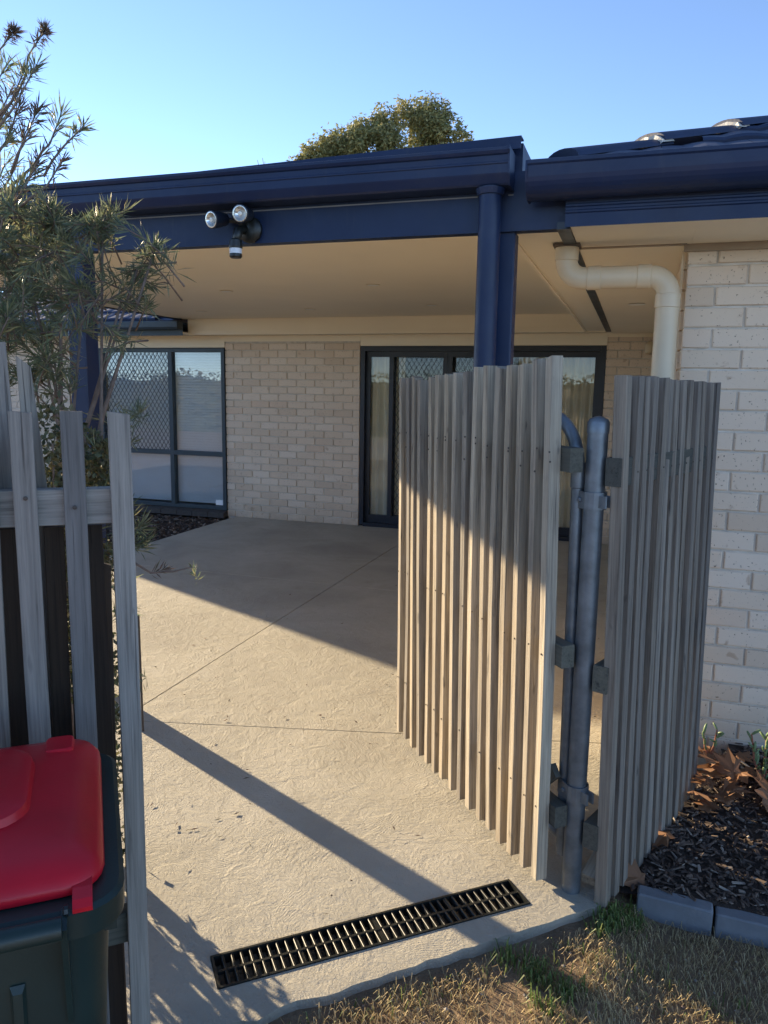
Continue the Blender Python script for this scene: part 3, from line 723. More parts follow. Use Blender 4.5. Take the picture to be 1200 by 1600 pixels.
# gate swung open into the yard; local x runs from the hinge end to the latch end, local y points to the back of the gate
GN = Vector((-.205, 2.300, 0)); GF = Vector((-.968, 3.222, 0))
gd = (GF-GN).normalized(); g_rz = math.atan2(gd.y, gd.x); GL = (GF-GN).length
gate = thing('gate', 'open slatted timber gate on a galvanised tube frame, standing ajar over the concrete', 'gate', GN, g_rz)
# with local x = gd, the back of the gate (towards +x world) is local -y
gate.rotation_euler = (-.015, 0, g_rz)
SW, ST, NS = .030, .040, 16
pit = (GL - SW)/(NS-1)
nails = MB()
for i in range(NS):
    x = SW/2 + pit*i + jit(.006)
    Lz = 1.615 + .06*(1-i/(NS-1)) + jit(.008)
    if i in (1, 4): Lz -= .004
    me = slat_mesh('slat', SW*R_.uniform(.92,1.06), ST, Lz, 100+i, M['wood'], .008, 6, jit(.3))
    o_ = obj('slat', me, None, gate); o_.location = (x, -ST/2, .03 + jit(.006)); o_.rotation_euler = (jit(.005), .012*(1-i/NS) + jit(.009), jit(.04))
    for zz in (1.43, 1.37 if i % 3 else 1.41, .80, .30): nails.lathe((x+jit(.006), .0012, zz+jit(.012)), [(.0032,-.002),(.0032,.0008),(.001,.0012)], 6, (0,1,0))
nails.build('nails', M['screw'], gate, world=False, kind='stuff')
for z in (1.405, .80, .265):
    me = slat_mesh('rail', .072, .046, GL+.03, int(z*100), M['wood_rail'], .002, 3)
    o_ = obj('rail', me, None, gate); o_.matrix_local = Matrix.Translation((-.028, -ST-.0235, z)) @ Matrix.Rotation(math.radians(90), 4, 'Y')
yt = -ST-.046-.022
def rc(cx, cz, r, a0, a1): return [(cx+r*math.cos(math.radians(a)), yt, cz+r*math.sin(math.radians(a))) for a in [a0+(a1-a0)*i/8 for i in range(9)]]
x0, x1 = .022, GL-.02; r = .16
loop = [(x0,yt,.10),(x0,yt,.7)] + rc(x0+r, 1.53-r, r, 180, 90) + rc(x1-r, 1.53-r, r, 90, 0) + [(x1,yt,.7)] + [(x1,yt,.15),(x1-.03,yt,.11)]
q = MB(); q.tube(loop, .0195, 12); o_ = q.build('tube_frame', M['galv'], gate, world=False); smooth_by_angle(o_, 60)
q = MB(); q.tube([(x0,yt,.16),(x1,yt,.16)], .0185, 10); smooth_by_angle(q.build('tube_rail', M['galv'], gate, world=False), 60)
q = MB(); q.lathe((x0, yt, 1.36), [(.0195,-.045),(.0225,-.043),(.0225,.032),(.0195,.035)], 14); smooth_by_angle(q.build('tube_sleeve', M['galv'], gate, world=False), 40)
q = MB(); q.bar((.02, -ST-.03, .40), (.30, -ST-.03, .12), .045, .02, (0,1,0)); q.build('brace', M['wood_rail'], gate, world=False)

PX, PY = -.100, 2.352
gp_ = thing('gate_post', 'galvanised round steel gate post with cap between the gate and the slatted fence', 'post', (PX, PY, 0))
q = MB(); q.tube([(PX,PY,-.1),(PX,PY,.5),(PX,PY,1.0),(PX,PY,1.50)], .0305, 18); smooth_by_angle(q.build('post_tube', M['galv'], gp_), 60)
q = MB(); q.lathe((PX,PY,1.485), [(.0325,0),(.0325,.033),(.027,.042),(.012,.049),(.002,.051)], 18); smooth_by_angle(q.build('post_cap', M['galv'], gp_), 40)
hs = gate.matrix_basis @ Vector((x0, yt, 0)) if False else Vector((GN.x + gd.x*x0 + gd.y*(-yt)*1.0, GN.y + gd.y*x0 - gd.x*(-yt)*1.0, 0))
# local -y in world is (gd.y, -gd.x)
hx, hy = GN.x + gd.x*x0 + gd.y*(-yt), GN.y + gd.y*x0 + (-gd.x)*(-yt)
for z in (1.285, .345):
    c = Vector((PX, PY, z)); s_ = Vector((hx, hy, z)); u = (s_-c).normalized(); v_ = Vector((-u.y, u.x, 0)); rp, rs, L = .0375, .0265, (s_-c).length
    ring = []
    for i in range(9): a = math.radians(90+180*i/8); ring.append(c - u*rp*(-math.cos(a)) * 1 + v_*rp*math.sin(a))
    for i in range(9): a = math.radians(-90+180*i/8); ring.append(s_ + u*rs*math.cos(a) + v_*rs*math.sin(a))
    q = MB(); n = len(ring)
    for th, zz in ((1.0,-.026),(1.0,.026)):
        for p in ring: q.v.append((p.x, p.y, z+zz))
    for p in ring:
        ctr = c if (p-c).length < (p-s_).length else s_; d = (p-ctr).normalized(); q.v.append((p.x-d.x*.004, p.y-d.y*.004, z-.026))
    for p in ring:
        ctr = c if (p-c).length < (p-s_).length else s_; d = (p-ctr).normalized(); q.v.append((p.x-d.x*.004, p.y-d.y*.004, z+.026))
    for i in range(n):
        j = (i+1) % n; q.f += [(i,j,n+j,n+i), (2*n+i,2*n+j,3*n+j,3*n+i), (i,j,2*n+j,2*n+i), (n+i,n+j,3*n+j,3*n+i)]
    hb = q.build('hinge_strap', M['galv'], gp_)
    mid = (c+s_)/2; fr = -v_ if v_.y > 0 else v_
    q = MB(); q.lathe(mid + fr*.031, [(.008,0),(.008,.006),(.005,.008)], 6, fr); q.build('hinge_bolt', M['galv'], hb)
    q = MB(); q.bar(c - u*.034 + fr*.012, c - u*.062 + fr*.012, .006, .036); q.bar(c - u*.034 - fr*.012, c - u*.062 - fr*.012, .006, .036); q.build('hinge_lug', M['galv'], hb)

# slatted fence from the post back to the wing wall
FN = Vector((.012, 2.292, 0)); fd = Vector((.37, .93, 0)).normalized()
fence = thing('slat_fence', 'short slatted timber fence section between the gate post and the brick wing wall', 'fence', FN, math.atan2(fd.y, fd.x))
FL, NF = .86, 13; nails = MB()
for i in range(NF):
    x = .018 + (FL-.036)*i/(NF-1)
    me = slat_mesh('slat', .037, .038, 1.655 - .010*i/NF + jit(.004), 300+i, M['wood_fence'], .004, 6, jit(.1))
    o_ = obj('slat', me, None, fence); o_.location = (x, -.019+.038, .0); o_.rotation_euler = (-.024 + jit(.004), jit(.006), 0)
    nails.lathe((x, -.0012, 1.38), [(.003,-.001),(.003,.001)], 6, (0,-1,0))
nails.build('nails', M['screw'], fence, world=False, kind='stuff')
for z in (1.375, .74, .22):
    me = slat_mesh('rail', .084, .048, FL+.01, 7+int(z*100), M['wood_rail'], .002, 3)
    o_ = obj('rail', me, None, fence); o_.matrix_local = Matrix.Translation((-.006, .038+.025, z)) @ Matrix.Rotation(math.radians(90), 4, 'Y')
off = thing('timber_offcut', 'short weathered timber offcut wedged between gate post and slatted fence', 'timber offcut', (-.045, 2.40, 0))
o_ = obj('offcut', slat_mesh('offcut', .05, .042, .34, 55, M['wood'], .001, 2), None, off); o_.location = (.0, -.05, .045); o_.rotation_euler = (math.radians(-68), math.radians(6), math.radians(-18))

# picket fence at the left of the opening
LP = Vector((-1.036, 1.357, 0))            # last picket, by the opening
pf = thing('picket_fence', 'low weathered picket fence section behind the wheelie bin', 'fence', LP, math.atan2(D.y, D.x))
tops = [1.545, 1.548, 1.546, 1.50, 1.53, 1.54, 1.53]
for i in range(7):
    me = slat_mesh('picket', .0435, .024, tops[i]+.06, 500+i, M['wood_grey'], .004, 6, jit(.2))
    o_ = obj('picket', me, None, pf); o_.location = (-.088*i + jit(.002), -.012, -.06); o_.rotation_euler = (jit(.006), (.002, .001, -.003, .008, 0, 0, 0)[i], 0)
nails = MB()
for i in range(7): nails.lathe((-.088*i+jit(.006), -.0255, 1.36+jit(.02)), [(.0045,-.003),(.0045,.0012),(.002,.002)], 8, (0,-1,0))
nails.build('nails', M['screw'], pf, world=False, kind='stuff')
for z in (1.348, .35):
    me = slat_mesh('rail', .075, .04, .68, 11+int(z*100), M['wood_grey'] if z > 1 else M['wood_rail'], .002, 3)
    o_ = obj('rail', me, None, pf); o_.matrix_local = Matrix.Translation((.012, .0205, z)) @ Matrix.Rotation(math.radians(-90), 4, 'Y')
# old paling fence behind it
pl = thing('paling_fence', 'old paling fence with a shade-darkened brown board and a few tall split grey boards behind the pickets', 'fence', LP - D*.3 - N*.06, math.atan2(D.y, D.x))
for i in range(8):
    x = .235 if i == 0 else .170 - .053*(i-1)
    if x > .02 and False: continue
    tall = i >= 1
    L = (1.66 if tall else 1.24) + jit(.03) + .06
    me = slat_mesh('paling', .088 if not tall else .047, .016, L, 700+i, M['wood_grey'] if tall else M['wood_shaded'], .008, 8, jit(.5))
    if i == 1:
        for v in me.vertices:
            if v.co.x > 0 and v.co.z > 1.3: v.co.x -= .02*((v.co.z-1.3)/.4)
    o_ = obj('paling', me, None, pl); o_.location = (x, .012+.018*(i % 2), -.06); o_.rotation_euler = (jit(.01), (.0 if not tall else -.02)+jit(.012), jit(.05))
q = MB()
for z in (1.62, 1.52): q.tube([(-.52,-.006,z),(-.34,-.008,z+.012),(-.16,-.004,z+.02)], .0012, 5)
q.build('tie_wire', M['screw'], pl, world=False)
# lower boards fixed behind the pickets, their shade painted in as dark brown
for i in range(6):
    me = slat_mesh('backing_board', .040, .014, 1.36, 800+i, M['wood_shaded'], .006, 6, 0)
    o_ = obj('backing_board', me, None, pf); o_.location = (-.044-.088*i + jit(.004), .055, -.06); o_.rotation_euler = (0, jit(.008), 0)
st = thing('garden_stake', 'thin dark metal stake upright beside the end picket', 'stake', (-2.10, 2.86, 0))
q = MB(); q.tube([(-2.10,2.86,-.02),(-2.105,2.865,.3),(-2.11,2.87,.56)], .005, 6); q.build('rod', M['screw'], st)

# ================================================================== CHANNEL DRAIN
drn = thing('channel_drain', 'black plastic channel drain grate set into the concrete at the gateway', 'drain', DR0, math.atan2(DRD.y, DRD.x))
# local x along the drain, local y = -DRN (towards the yard); the channel occupies y from -DRW to 0
fr = .009
q = MB(); e = .002
q.box((e,-fr,-.05),(DRL-e,-e,.003)); q.box((e,-DRW+e,-.05),(DRL-e,-DRW+fr,.003)); q.box((e,-DRW+fr,-.05),(fr,-fr,.003)); q.box((DRL-fr,-DRW+fr,-.05),(DRL-e,-fr,.003)); q.build('frame', M['black'], drn, world=False)
q = MB(); q.box((fr,-DRW+fr,-.099),(DRL-fr,-fr,-.09)); q.build('trough', M['void'], drn, world=False)
q = MB(); q.bar((fr,-DRW/2,-.004),(DRL-fr,-DRW/2,-.004), .008, .010); q.build('centre_bar', M['black'], drn, world=False)
bm_ = MB(); hw = DRW/2-fr-.004
bm_.prism([(-.0042,-.016),(.0042,-.016),(.0040,-.001),(.0028,.0006),(-.0028,.0006),(-.0040,-.001)], -hw/2, hw/2, 'y')
bar_me = bpy.data.meshes.new('grate_bar'); bar_me.from_pydata(bm_.v, [], bm_.f); bar_me.materials.append(M['black'])
nb = 37
for i in range(1, nb):
    for yy in (-fr-hw/2, -DRW+fr+hw/2):
        o_ = bpy.data.objects.new('grate_bar', bar_me); col.objects.link(o_); o_.parent = drn; o_.location = (fr+(DRL-2*fr)*i/nb, yy, 0); o_.rotation_euler = (0, .25, .0)
for k in (1, 2, 3):
    q = MB(); xx = DRL*k/4; q.box((xx-.007,-DRW+fr,-.018),(xx+.007,-fr,-.001)); q.build('cross_web', M['black'], drn, world=False)

# ================================================================== WHEELIE BIN
bd = Vector((-.63, .777, 0)).normalized(); bw = Vector((bd.y, -bd.x, 0))
BC = Vector((-.785, .998, 0)) - bw*.247
binn = thing('wheelie_bin', 'dark green wheelie bin with a red lid standing against the picket fence', 'bin', (BC.x, BC.y, -.07), math.atan2(bw.y, bw.x))
HB = .96          # rim height above its own base
def rrect(hx, y0, y1, r, z, n=5):
    pts = []
    for cx, cy, a0 in ((hx-r, y1-r, 0), (-hx+r, y1-r, 90), (-hx+r, y0+r, 180), (hx-r, y0+r, 270)):
        for i in range(n+1):
            a = math.radians(a0+90*i/n); pts.append((cx+r*math.cos(a), cy+r*math.sin(a), z))
    return pts
def loft(mb, rings, cap0=True, cap1=True):
    o = len(mb.v); n = len(rings[0])
    for rg in rings: mb.v += rg
    for k in range(len(rings)-1):
        for i in range(n): mb.f.append((o+k*n+i, o+k*n+(i+1)%n, o+(k+1)*n+(i+1)%n, o+(k+1)*n+i))
    if cap0: mb.f.append(tuple(o+i for i in reversed(range(n))))
    if cap1: mb.f.append(tuple(o+(len(rings)-1)*n+i for i in range(n)))
q = MB(); loft(q, [rrect(.175,-.175,.17,.04,.03), rrect(.18,-.18,.175,.04,.10), rrect(.222,-.205,.235,.05,.86), rrect(.226,-.207,.238,.05,.90)]); smooth_by_angle(q.build('body', M['bingreen'], binn, world=False), 35)
q = MB(); loft(q, [rrect(.236,-.225,.250,.055,HB-.055), rrect(.246,-.232,.262,.06,HB-.05), rrect(.247,-.233,.263,.06,HB-.012), rrect(.240,-.227,.256,.056,HB-.006), rrect(.21,-.2,.23,.05,HB-.006)]); smooth_by_angle(q.build('rim', M['bingreen'], binn, world=False), 35)
# lid: shallow dome with bulged sides
def lid_ring(s, z, k=0.0):
    out = []
    for x, y, _ in rrect(.212*s, -.200*s-.0, .245*s, .05*s, 0, 6):
        t = max(0, 1-((y-.02)/.24)**2); out.append((x + math.copysign(.012*t*s, x), y, z + k*y))
    return out
q = MB(); loft(q, [lid_ring(1.0, HB-.004), lid_ring(1.012, HB+.004), lid_ring(1.0, HB+.016, .02), lid_ring(.95, HB+.030, .03), lid_ring(.78, HB+.043, .04), lid_ring(.45, HB+.050, .04), lid_ring(.1, HB+.052, .04)], True, True)
lid = q.build('lid', M['binred'], binn, world=False); smooth_by_angle(lid, 50)
q = MB()
def ring2(sx, y0, y1, r, z): return [(x-.005, y, z+.04*y) for x, y, _ in rrect(sx, y0, y1, r, 0, 6)]
loft(q, [ring2(.122,-.085,.165,.06,HB+.036), ring2(.114,-.078,.158,.058,HB+.062), ring2(.104,-.068,.148,.054,HB+.067)]); smooth_by_angle(q.build('lid_panel', M['binred'], lid, world=False), 35)
for sx in (1, -1):
    q = MB(); loft(q, [rrect(.026,.150,.215,.008,HB+.02,2), rrect(.024,.152,.213,.008,HB+.052,2), rrect(.021,.155,.210,.008,HB+.055,2)]); 
    q.v = [(x+sx*.150, y, z) for x, y, z in q.v]; q.build('lid_lug', M['binred'], lid, world=False)
    q = MB(); q.prism([(-.165,HB+.010),(-.205,HB+.010),(-.226,HB+.006),(-.236,HB-.002),(-.235,HB-.009),(-.225,HB-.010),(-.165,HB-.003)], sx*.190-.013, sx*.190+.013, 'x'); q.build('lid_hinge', M['binred'], lid, world=False)
    q = MB(); q.lathe((sx*.188-sx*.0175,-.232,HB-.004), [(.008,-.001),(.008,.004),(.005,.006)], 8, (-sx,0,0)); q.build('hinge_pin', M['black'], lid, world=False)
    q = MB(); q.prism([(-.205,HB-.20),(-.262,HB-.012),(-.225,HB-.004),(-.20,HB-.02)], sx*.166-.004, sx*.166+.004, 'x'); q.build('handle_bracket', M['bingreen'], binn, world=False)
    q = MB(); q.lathe((sx*.20,-.165,.10), [(.03,-.025),(.095,-.022),(.10,-.01),(.10,.01),(.095,.022),(.03,.025)], 20, (1,0,0)); q.build('wheel', M['black'], binn, world=False)
    q = MB(); q.box((sx*.226-.012,-.18,HB-.085),(sx*.226+.008,-.155,HB-.056)); q.build('rim_lug', M['bingreen'], binn, world=False)
q = MB(); q.tube([(-.164,-.258,HB-.010),(0,-.258,HB-.010),(.164,-.258,HB-.010)], .0155, 10); smooth_by_angle(q.build('handle', M['bingreen'], binn, world=False), 60)
for xx in (-.10, .0, .10):
    q = MB(); q.add([(xx-.010,-.2065,.84),(xx+.010,-.2065,.84),(xx+.008,-.184,.2),(xx-.008,-.184,.2),(xx-.006,-.2125,.83),(xx+.006,-.2125,.83),(xx+.005,-.190,.21),(xx-.005,-.190,.21)], [(4,5,6,7),(0,1,5,4),(1,2,6,5),(2,3,7,6),(3,0,4,7)]); q.build('rib', M['bingreen'], binn, world=False)
q = MB(); q.tube([(-.20,-.165,.10),(.20,-.165,.10)], .010, 8); q.build('axle', M['black'], binn, world=False)

# ================================================================== PLANTS
def needle(mb, p, d, L, wd, rr, fold=.35):
    d = d.normalized(); s = d.cross(Vector((rr.uniform(-1,1), rr.uniform(-1,1), rr.uniform(-1,1)))).normalized(); up = s.cross(d)
    p = Vector(p); m1 = p + d*L*.5 + up*L*.04; e = p + d*L
    o = len(mb.v); mb.v += [tuple(p), tuple(m1 + s*wd/2), tuple(e), tuple(m1 - s*wd/2)]
    mb.f.append((o, o+1, o+2, o+3))
def rvec(rr):
    while True:
        v = Vector((rr.uniform(-1,1), rr.uniform(-1,1), rr.uniform(-1,1)))
        if .1 < v.length < 1: return v.normalized()
def tuft(mb, base, axis, n, L, wd, rr, spread=1.0, along=.06):
    """needles set round the end of a twig, pointing forwards and outwards"""
    axis = axis.normalized()
    for i in range(n):
        u = rr.random(); d = axis*(.55+.6*u) + rvec(rr)*spread
        needle(mb, base - axis*along*(1-u) , d, L*rr.uniform(.65,1.1), wd, rr)
rr = random.Random(21)
bush = thing('needle_leaf_shrub', 'tall open shrub with narrow needle leaves rising behind the picket fence', 'shrub', (-1.72, 2.02, 0))
fol, dry, wood_ = MB(), MB(), MB()
root = Vector((-1.72, 2.02, -.03))
fork = root + Vector((-.02, .03, .75)); top = fork + Vector((-.22, -.05, .75))
wood_.tube([root, root+Vector((.01,.0,.4)), fork, fork+Vector((-.08,0,.4)), top], [.032,.028,.024,.018,.012], 8)
def branch(a, b, r0, r1, sag=.06):
    mid = (a+b)/2 + rvec(rr)*sag; wood_.tube([a, (a+mid)/2+rvec(rr)*.01, mid, (mid+b)/2, b], [r0, r0*.8+r1*.2, (r0+r1)/2, r1*1.1, r1], 5); return mid
def nearest_stem(p):
    best = None
    for a, b in ((root+Vector((0,0,.3)), fork), (fork, top)):
        t = max(0, min(1, (p-a).dot(b-a)/(b-a).length_squared)); q_ = a + (b-a)*max(0, t-.25); d = (q_-p).length
        if best is None or d < best[0]: best = (d, q_)
    return best[1]
# sparse leggy tips against the sky: (px, py, depth, size, dry)
tips = [(22,48,2.45,.05,1),(70,46,2.4,.045,1),(12,100,2.5,.08,0),(38,110,2.4,.08,0),(18,140,2.5,.08,1),(58,100,2.35,.06,0),(30,165,2.4,.08,1),(5,190,2.5,.08,0),(60,168,2.3,.06,1),
        (95,180,2.35,.08,0),(132,196,2.3,.055,0),(40,205,2.45,.08,1),(15,215,2.4,.08,0),(65,240,2.3,.06,1),(100,247,2.3,.055,1),(48,272,2.35,.10,0),(30,290,2.3,.10,0),(8,255,2.5,.09,0)]
for px, py, dp_, L, dr_ in tips:
    if L <= .05 and py < 60: tuft(dry, at(px, py, dp_), Vector((.3,0,1)), 90, .036, .0035, rr, 1.2, .02)
    p = at(px, py, dp_); src = at(px-40-rr.random()*30, py+70+rr.random()*40, dp_+.02) if px > 25 else at(-40, py+90, dp_)
    m_ = branch(src, p, .0042, .0022, .015); ax = (p-m_).normalized()
    tuft(dry if dr_ else fol, p, ax, 44, L*.9, .0048, rr, .95, .06)
    tuft(dry if rr.random() < .5 else fol, (m_+p)/2, ax, 12, L*.7, .0036, rr, .9, .08)
    if rr.random() < .35: branch(at(-60+rr.random()*90, 330, 2.45), src, .006, .0042, .03)
# main mass
mass = []
for i in range(250):
    px = rr.triangular(-190, 205, 40); py = rr.uniform(308, 600)
    if px > 110 and (py > 530 or py < 335): continue
    if px > 95 and rr.random() < .45: continue
    mass.append((px, py, rr.uniform(2.2, 2.9)))
mass += [(165,335,2.35),(180,345,2.35),(150,360,2.4),(195,330,2.35),(172,325,2.35),(188,352,2.3),(160,350,2.35),(150,345,2.4),(245,383,2.35),(258,395,2.3),(235,390,2.35),(228,402,2.35),(210,440,2.4),(225,462,2.4),(235,470,2.35),(205,448,2.4),(200,425,2.4),(245,448,2.4),(175,545,2.3),(190,535,2.35),(165,420,2.4),(215,475,2.4),(95,320,2.3),(75,330,2.35),(60,345,2.3),(100,350,2.35),(110,370,2.4),(70,310,2.3),(85,345,2.3)]
limbs = []
for tx, ty, td in ((20,330,2.5),(95,350,2.4),(160,370,2.4),(215,420,2.4),(-60,380,2.6),(40,430,2.7),(130,470,2.5),(190,470,2.4),(-20,500,2.4),(80,540,2.6),(240,395,2.35)):
    e = at(tx, ty, td); a = root.lerp(fork, rr.uniform(.75,1.0)) if rr.random() < .5 else fork.lerp(top, rr.uniform(.0,.7)); m_ = branch(a, e, .012, .004, .07); limbs += [m_, e, (a+m_)/2]
for px, py, dp_ in mass:
    p = at(px, py, dp_); s_ = min(limbs, key=lambda q_: (q_-p).length)
    ax = ((p-s_).normalized()*.8 + Vector((.15,-.1,.25)) + rvec(rr)*.55).normalized()
    wood_.tube([p-ax*.16-Vector((0,0,.02)), p-ax*.07, p], [.0032,.0026,.0018], 4)
    tuft(fol, p, ax, rr.randrange(22, 54), rr.uniform(.05,.09), rr.uniform(.0042,.006), rr, rr.uniform(.6,1.1), rr.uniform(.06,.14))
    if rr.random() < .15: tuft(dry, p-ax*.08, ax, 8, .06, .0036, rr, .9, .05)
# low sprays that stick out past the end picket
for px, py, dp_, n, L in ((215,640,2.1,34,.07),(205,655,2.1,26,.06),(222,820,2.15,40,.075),(208,850,2.15,40,.08),(228,845,2.15,30,.07),(300,885,2.2,22,.028),(258,890,2.2,16,.05),(216,1075,2.2,22,.05),(200,790,2.3,30,.07),(190,870,2.3,34,.07),(205,690,2.2,20,.06)):
    p = at(px, py, dp_); tuft(dry if n == 16 else fol, p, Vector((rr.uniform(-.2,1), rr.uniform(-.6,.2), rr.uniform(-.2,.8))), n, L, .0045, rr, .8, .05)
wood_.tube([at(195,870,2.25), at(235,895,2.2), at(270,893,2.2), at(300,886,2.2)], [.004,.003,.0025,.002], 5)
for k in range(40):
    px, py = rr.uniform(60, 205), rr.uniform(620, 1000); p = at(px, py, rr.uniform(2.2,2.6)); tuft(fol, p, rvec(rr)+Vector((0,0,.5)), 16, .065, .0042, rr, .9, .06)
wood_.build('branches', M['twig'], bush, smooth=True)
fol.build('foliage', M['needle'], bush, recalc=False, kind='stuff'); dry.build('dry_foliage', M['needle_dry'], bush, recalc=False, kind='stuff')
# low shrub with small leaves, behind
shr = thing('small_leaf_shrub', 'dense low shrub with small olive leaves seen between the pickets', 'shrub', tuple(at(86, 800, 2.32).xy) + (0,))
lv, tw = MB(), MB(); SC = at(86, 800, 2.32); SC.z = 0
for i in range(26):
    a = SC + Vector((rr.uniform(-.12,.12), rr.uniform(-.12,.12), -.03)); b = SC + Vector((rr.uniform(-.13,.13), rr.uniform(-.13,.13), rr.uniform(.5,1.5)))
    tw.tube([a, a.lerp(b,.5)+rvec(rr)*.03, b], [.009,.006,.003], 5)
for i in range(20000):
    u = rr.random()
    a_ = rr.uniform(0,6.283); r_ = .195*math.sqrt(rr.random()); p = SC + Vector((math.cos(a_)*r_, math.sin(a_)*r_, 0)); p.z = rr.uniform(.05, 1.60 - r_*1.0)
    if noise.noise(p*5.5) < -.08 or (p.z < .55 and rr.random() < .6): continue
    needle(lv, p, rvec(rr), rr.uniform(.018,.032), rr.uniform(.010,.016), rr)
tw.build('stems', M['twig'], shr); lv.build('foliage', M['hedge'], shr, recalc=False, kind='stuff')

# gum tree beyond the roof
TD = 36.0
tree = thing('gum_tree', 'tall rounded gum tree rising behind the patio roof', 'tree', (at(610,240,TD).x, at(610,240,TD).y, -.07))
tb = Vector((tree.location.x, tree.location.y, -.1)); tk = MB(); cr = MB()
tk.tube([tb, tb+Vector((.2,.1,3)), tb+Vector((.1,.2,6.0)), tb+Vector((.5,0,9))], [.42,.36,.28,.18], 10)
lobes = []
for px, py, r, dd in ((672,186,1.15,0),(642,176,.85,.6),(695,202,.95,-.4),(664,222,.95,.3),(600,190,.80,.2),(606,220,1.0,-.5),(570,210,.9,.4),(560,232,1.15,-.2),(530,228,1.0,.1),(512,242,1.0,.5),(488,246,.75,-.3),(466,254,.5,0),(722,221,.55,.2),(640,262,1.15,0),(566,266,1.1,.5),(690,256,.9,.3),(600,305,1.9,0),(520,290,1.3,0)):
    c = at(px, py, TD+dd); lobes.append((c, r)); tk.tube([tb+Vector((.3,0,7.5)), (tb+Vector((.3,0,9)))*.4+c*.6+rvec(rr)*.3, c], [.16,.09,.04], 6)
for c, r in lobes:
    n = int(3000*r*r/1.2)
    for i in range(n):
        d = rvec(rr); rad = r*(rr.random()**.45)*(1+.38*noise.noise(d*2.6+c)); p = c + Vector((d.x, d.y, d.z*.9))*rad
        if noise.noise(p*1.3) < -.22: continue
        needle(cr, p, Vector((rr.uniform(-1,1), rr.uniform(-1,1), rr.uniform(-1.2,.4))), rr.uniform(.14,.26), rr.uniform(.06,.10), rr)
smooth_by_angle(tk.build('trunk', M['bark'], tree), 60); cr.build('crown', M['gum'], tree, recalc=False, kind='stuff')
# a bare treetop just above the roof edge
bt = thing('distant_treetop', 'thin bare twigs of a distant tree just above the roof edge', 'tree', (at(412,262,40).x, at(412,262,40).y, -.07))
q = MB(); b0 = Vector((bt.location.x, bt.location.y, -.1)); tp = at(412, 285, 40); q.tube([b0, b0.lerp(tp,.6), tp], [.2,.12,.04], 6)
for px, py in ((402,250),(410,247),(414,252),(420,255),(392,262),(432,256),(335,266)): q.tube([tp, tp.lerp(at(px,py,40),.6)+rvec(rr)*.1, at(px,py,40)], [.03,.02,.012], 4)
q.build('trunk', M['bark'], bt)
# clipped hedge across the street behind the viewer: it shows in the window glass
hg = thing('street_hedge', 'long leafy hedge reflected in the window glass', 'hedge', (-10, -9, -.07))
lv = MB(); core = MB()
for i in range(60):
    x = -24 + i*.47; h = 2.15 + .35*noise.noise(Vector((x*.5, 1, 1))); core.box((x, -9.5, -.1), (x+.46, -8.8, h-.25))
    for k in range(170):
        p = Vector((x+rr.random()*.5, rr.uniform(-9.6,-8.5), 0)); p.z = rr.uniform(.0, 1)**.7*h*(1+.10*noise.noise(Vector((x*2.3, k*.3, 4))))
        needle(lv, p, rvec(rr), rr.uniform(.1,.2), rr.uniform(.06,.1), rr)
core.build('stems', M['hedge'], hg); lv.build('foliage', M['hedge'], hg, recalc=False, kind='stuff')

# ================================================================== RIGHT BED: edging, mulch, leaves, succulents
ed = [((.105,2.385),(.335,2.372)),((.340,2.372),(.585,2.362)),((.590,2.362),(.84,2.358)),((.845,2.358),(1.1,2.35))]
elab = ['blue-grey garden edging block nearest the slatted fence', 'second blue-grey garden edging block from the slatted fence', 'third blue-grey edging block from the fence, by the picture edge', 'blue-grey edging block farthest from the slatted fence']
for i, (a, b) in enumerate(ed):
    q = MB(); L = math.hypot(b[0]-a[0], b[1]-a[1]); 
    loft(q, [rrect(L/2-.002, 0, .055, .004, -.095, 1), rrect(L/2-.002, 0, .055, .004, .022, 1), rrect(L/2-.007, .005, .050, .004, .027, 1)])
    o_ = q.build('edging_block', M['edging'], None, world=False); o_.location = ((a[0]+b[0])/2, (a[1]+b[1])/2, (-.018, -.024, -.02, -.022)[i]); o_.rotation_euler = (jit(.03), jit(.012), math.atan2(b[1]-a[1], b[0]-a[0]))
    tag(o_, elab[i], 'edging block', 'edging blocks along the mulch bed')
rr = random.Random(5); ch = MB()
def chip(mb, c, L, wd, h, yaw, tilt, roll):
    mtx = Matrix.Translation(c) @ Euler((roll, tilt, yaw)).to_matrix().to_4x4()
    vs = [mtx @ Vector((sx*L/2*rr.uniform(.75,1), sy*wd/2*rr.uniform(.5,1), sz*h/2)) for sz in (-1,1) for sx, sy in ((-1,-1),(1,-1),(1,1),(-1,1))]
    mb.add(vs, [(0,3,2,1),(4,5,6,7),(0,1,5,4),(1,2,6,5),(2,3,7,6),(3,0,4,7)])
for i in range(5200):
    x = rr.uniform(.05, 1.35); y = rr.uniform(2.42, 3.53)
    if x < .02 + (y-2.30)*.40: continue
    big = rr.random() < .05
    chip(ch, (x, y, zr(x,y)+rr.uniform(.0,.014)), rr.uniform(.05,.085) if big else rr.uniform(.012,.045), rr.uniform(.006,.013), rr.uniform(.002,.006), rr.uniform(0,6.3), rr.gauss(0,.3), rr.gauss(0,.4))
tag(ch.build('mulch_chips', M['chips'], recalc=False), 'dark bark mulch covering the garden bed by the wing wall', 'mulch', kind='stuff')
ch = MB()
for i in range(2600):
    x = rr.uniform(-6.6, -4.72); y = rr.uniform(5.4, 8.3); chip(ch, (x, y, -.045+rr.uniform(0,.025)), rr.uniform(.03,.09), rr.uniform(.012,.03), .008, rr.uniform(0,6.3), rr.gauss(0,.3), rr.gauss(0,.4))
tag(ch.build('mulch_chips', M['chips'], recalc=False), 'dark bark mulch under the window', 'mulch', kind='stuff')
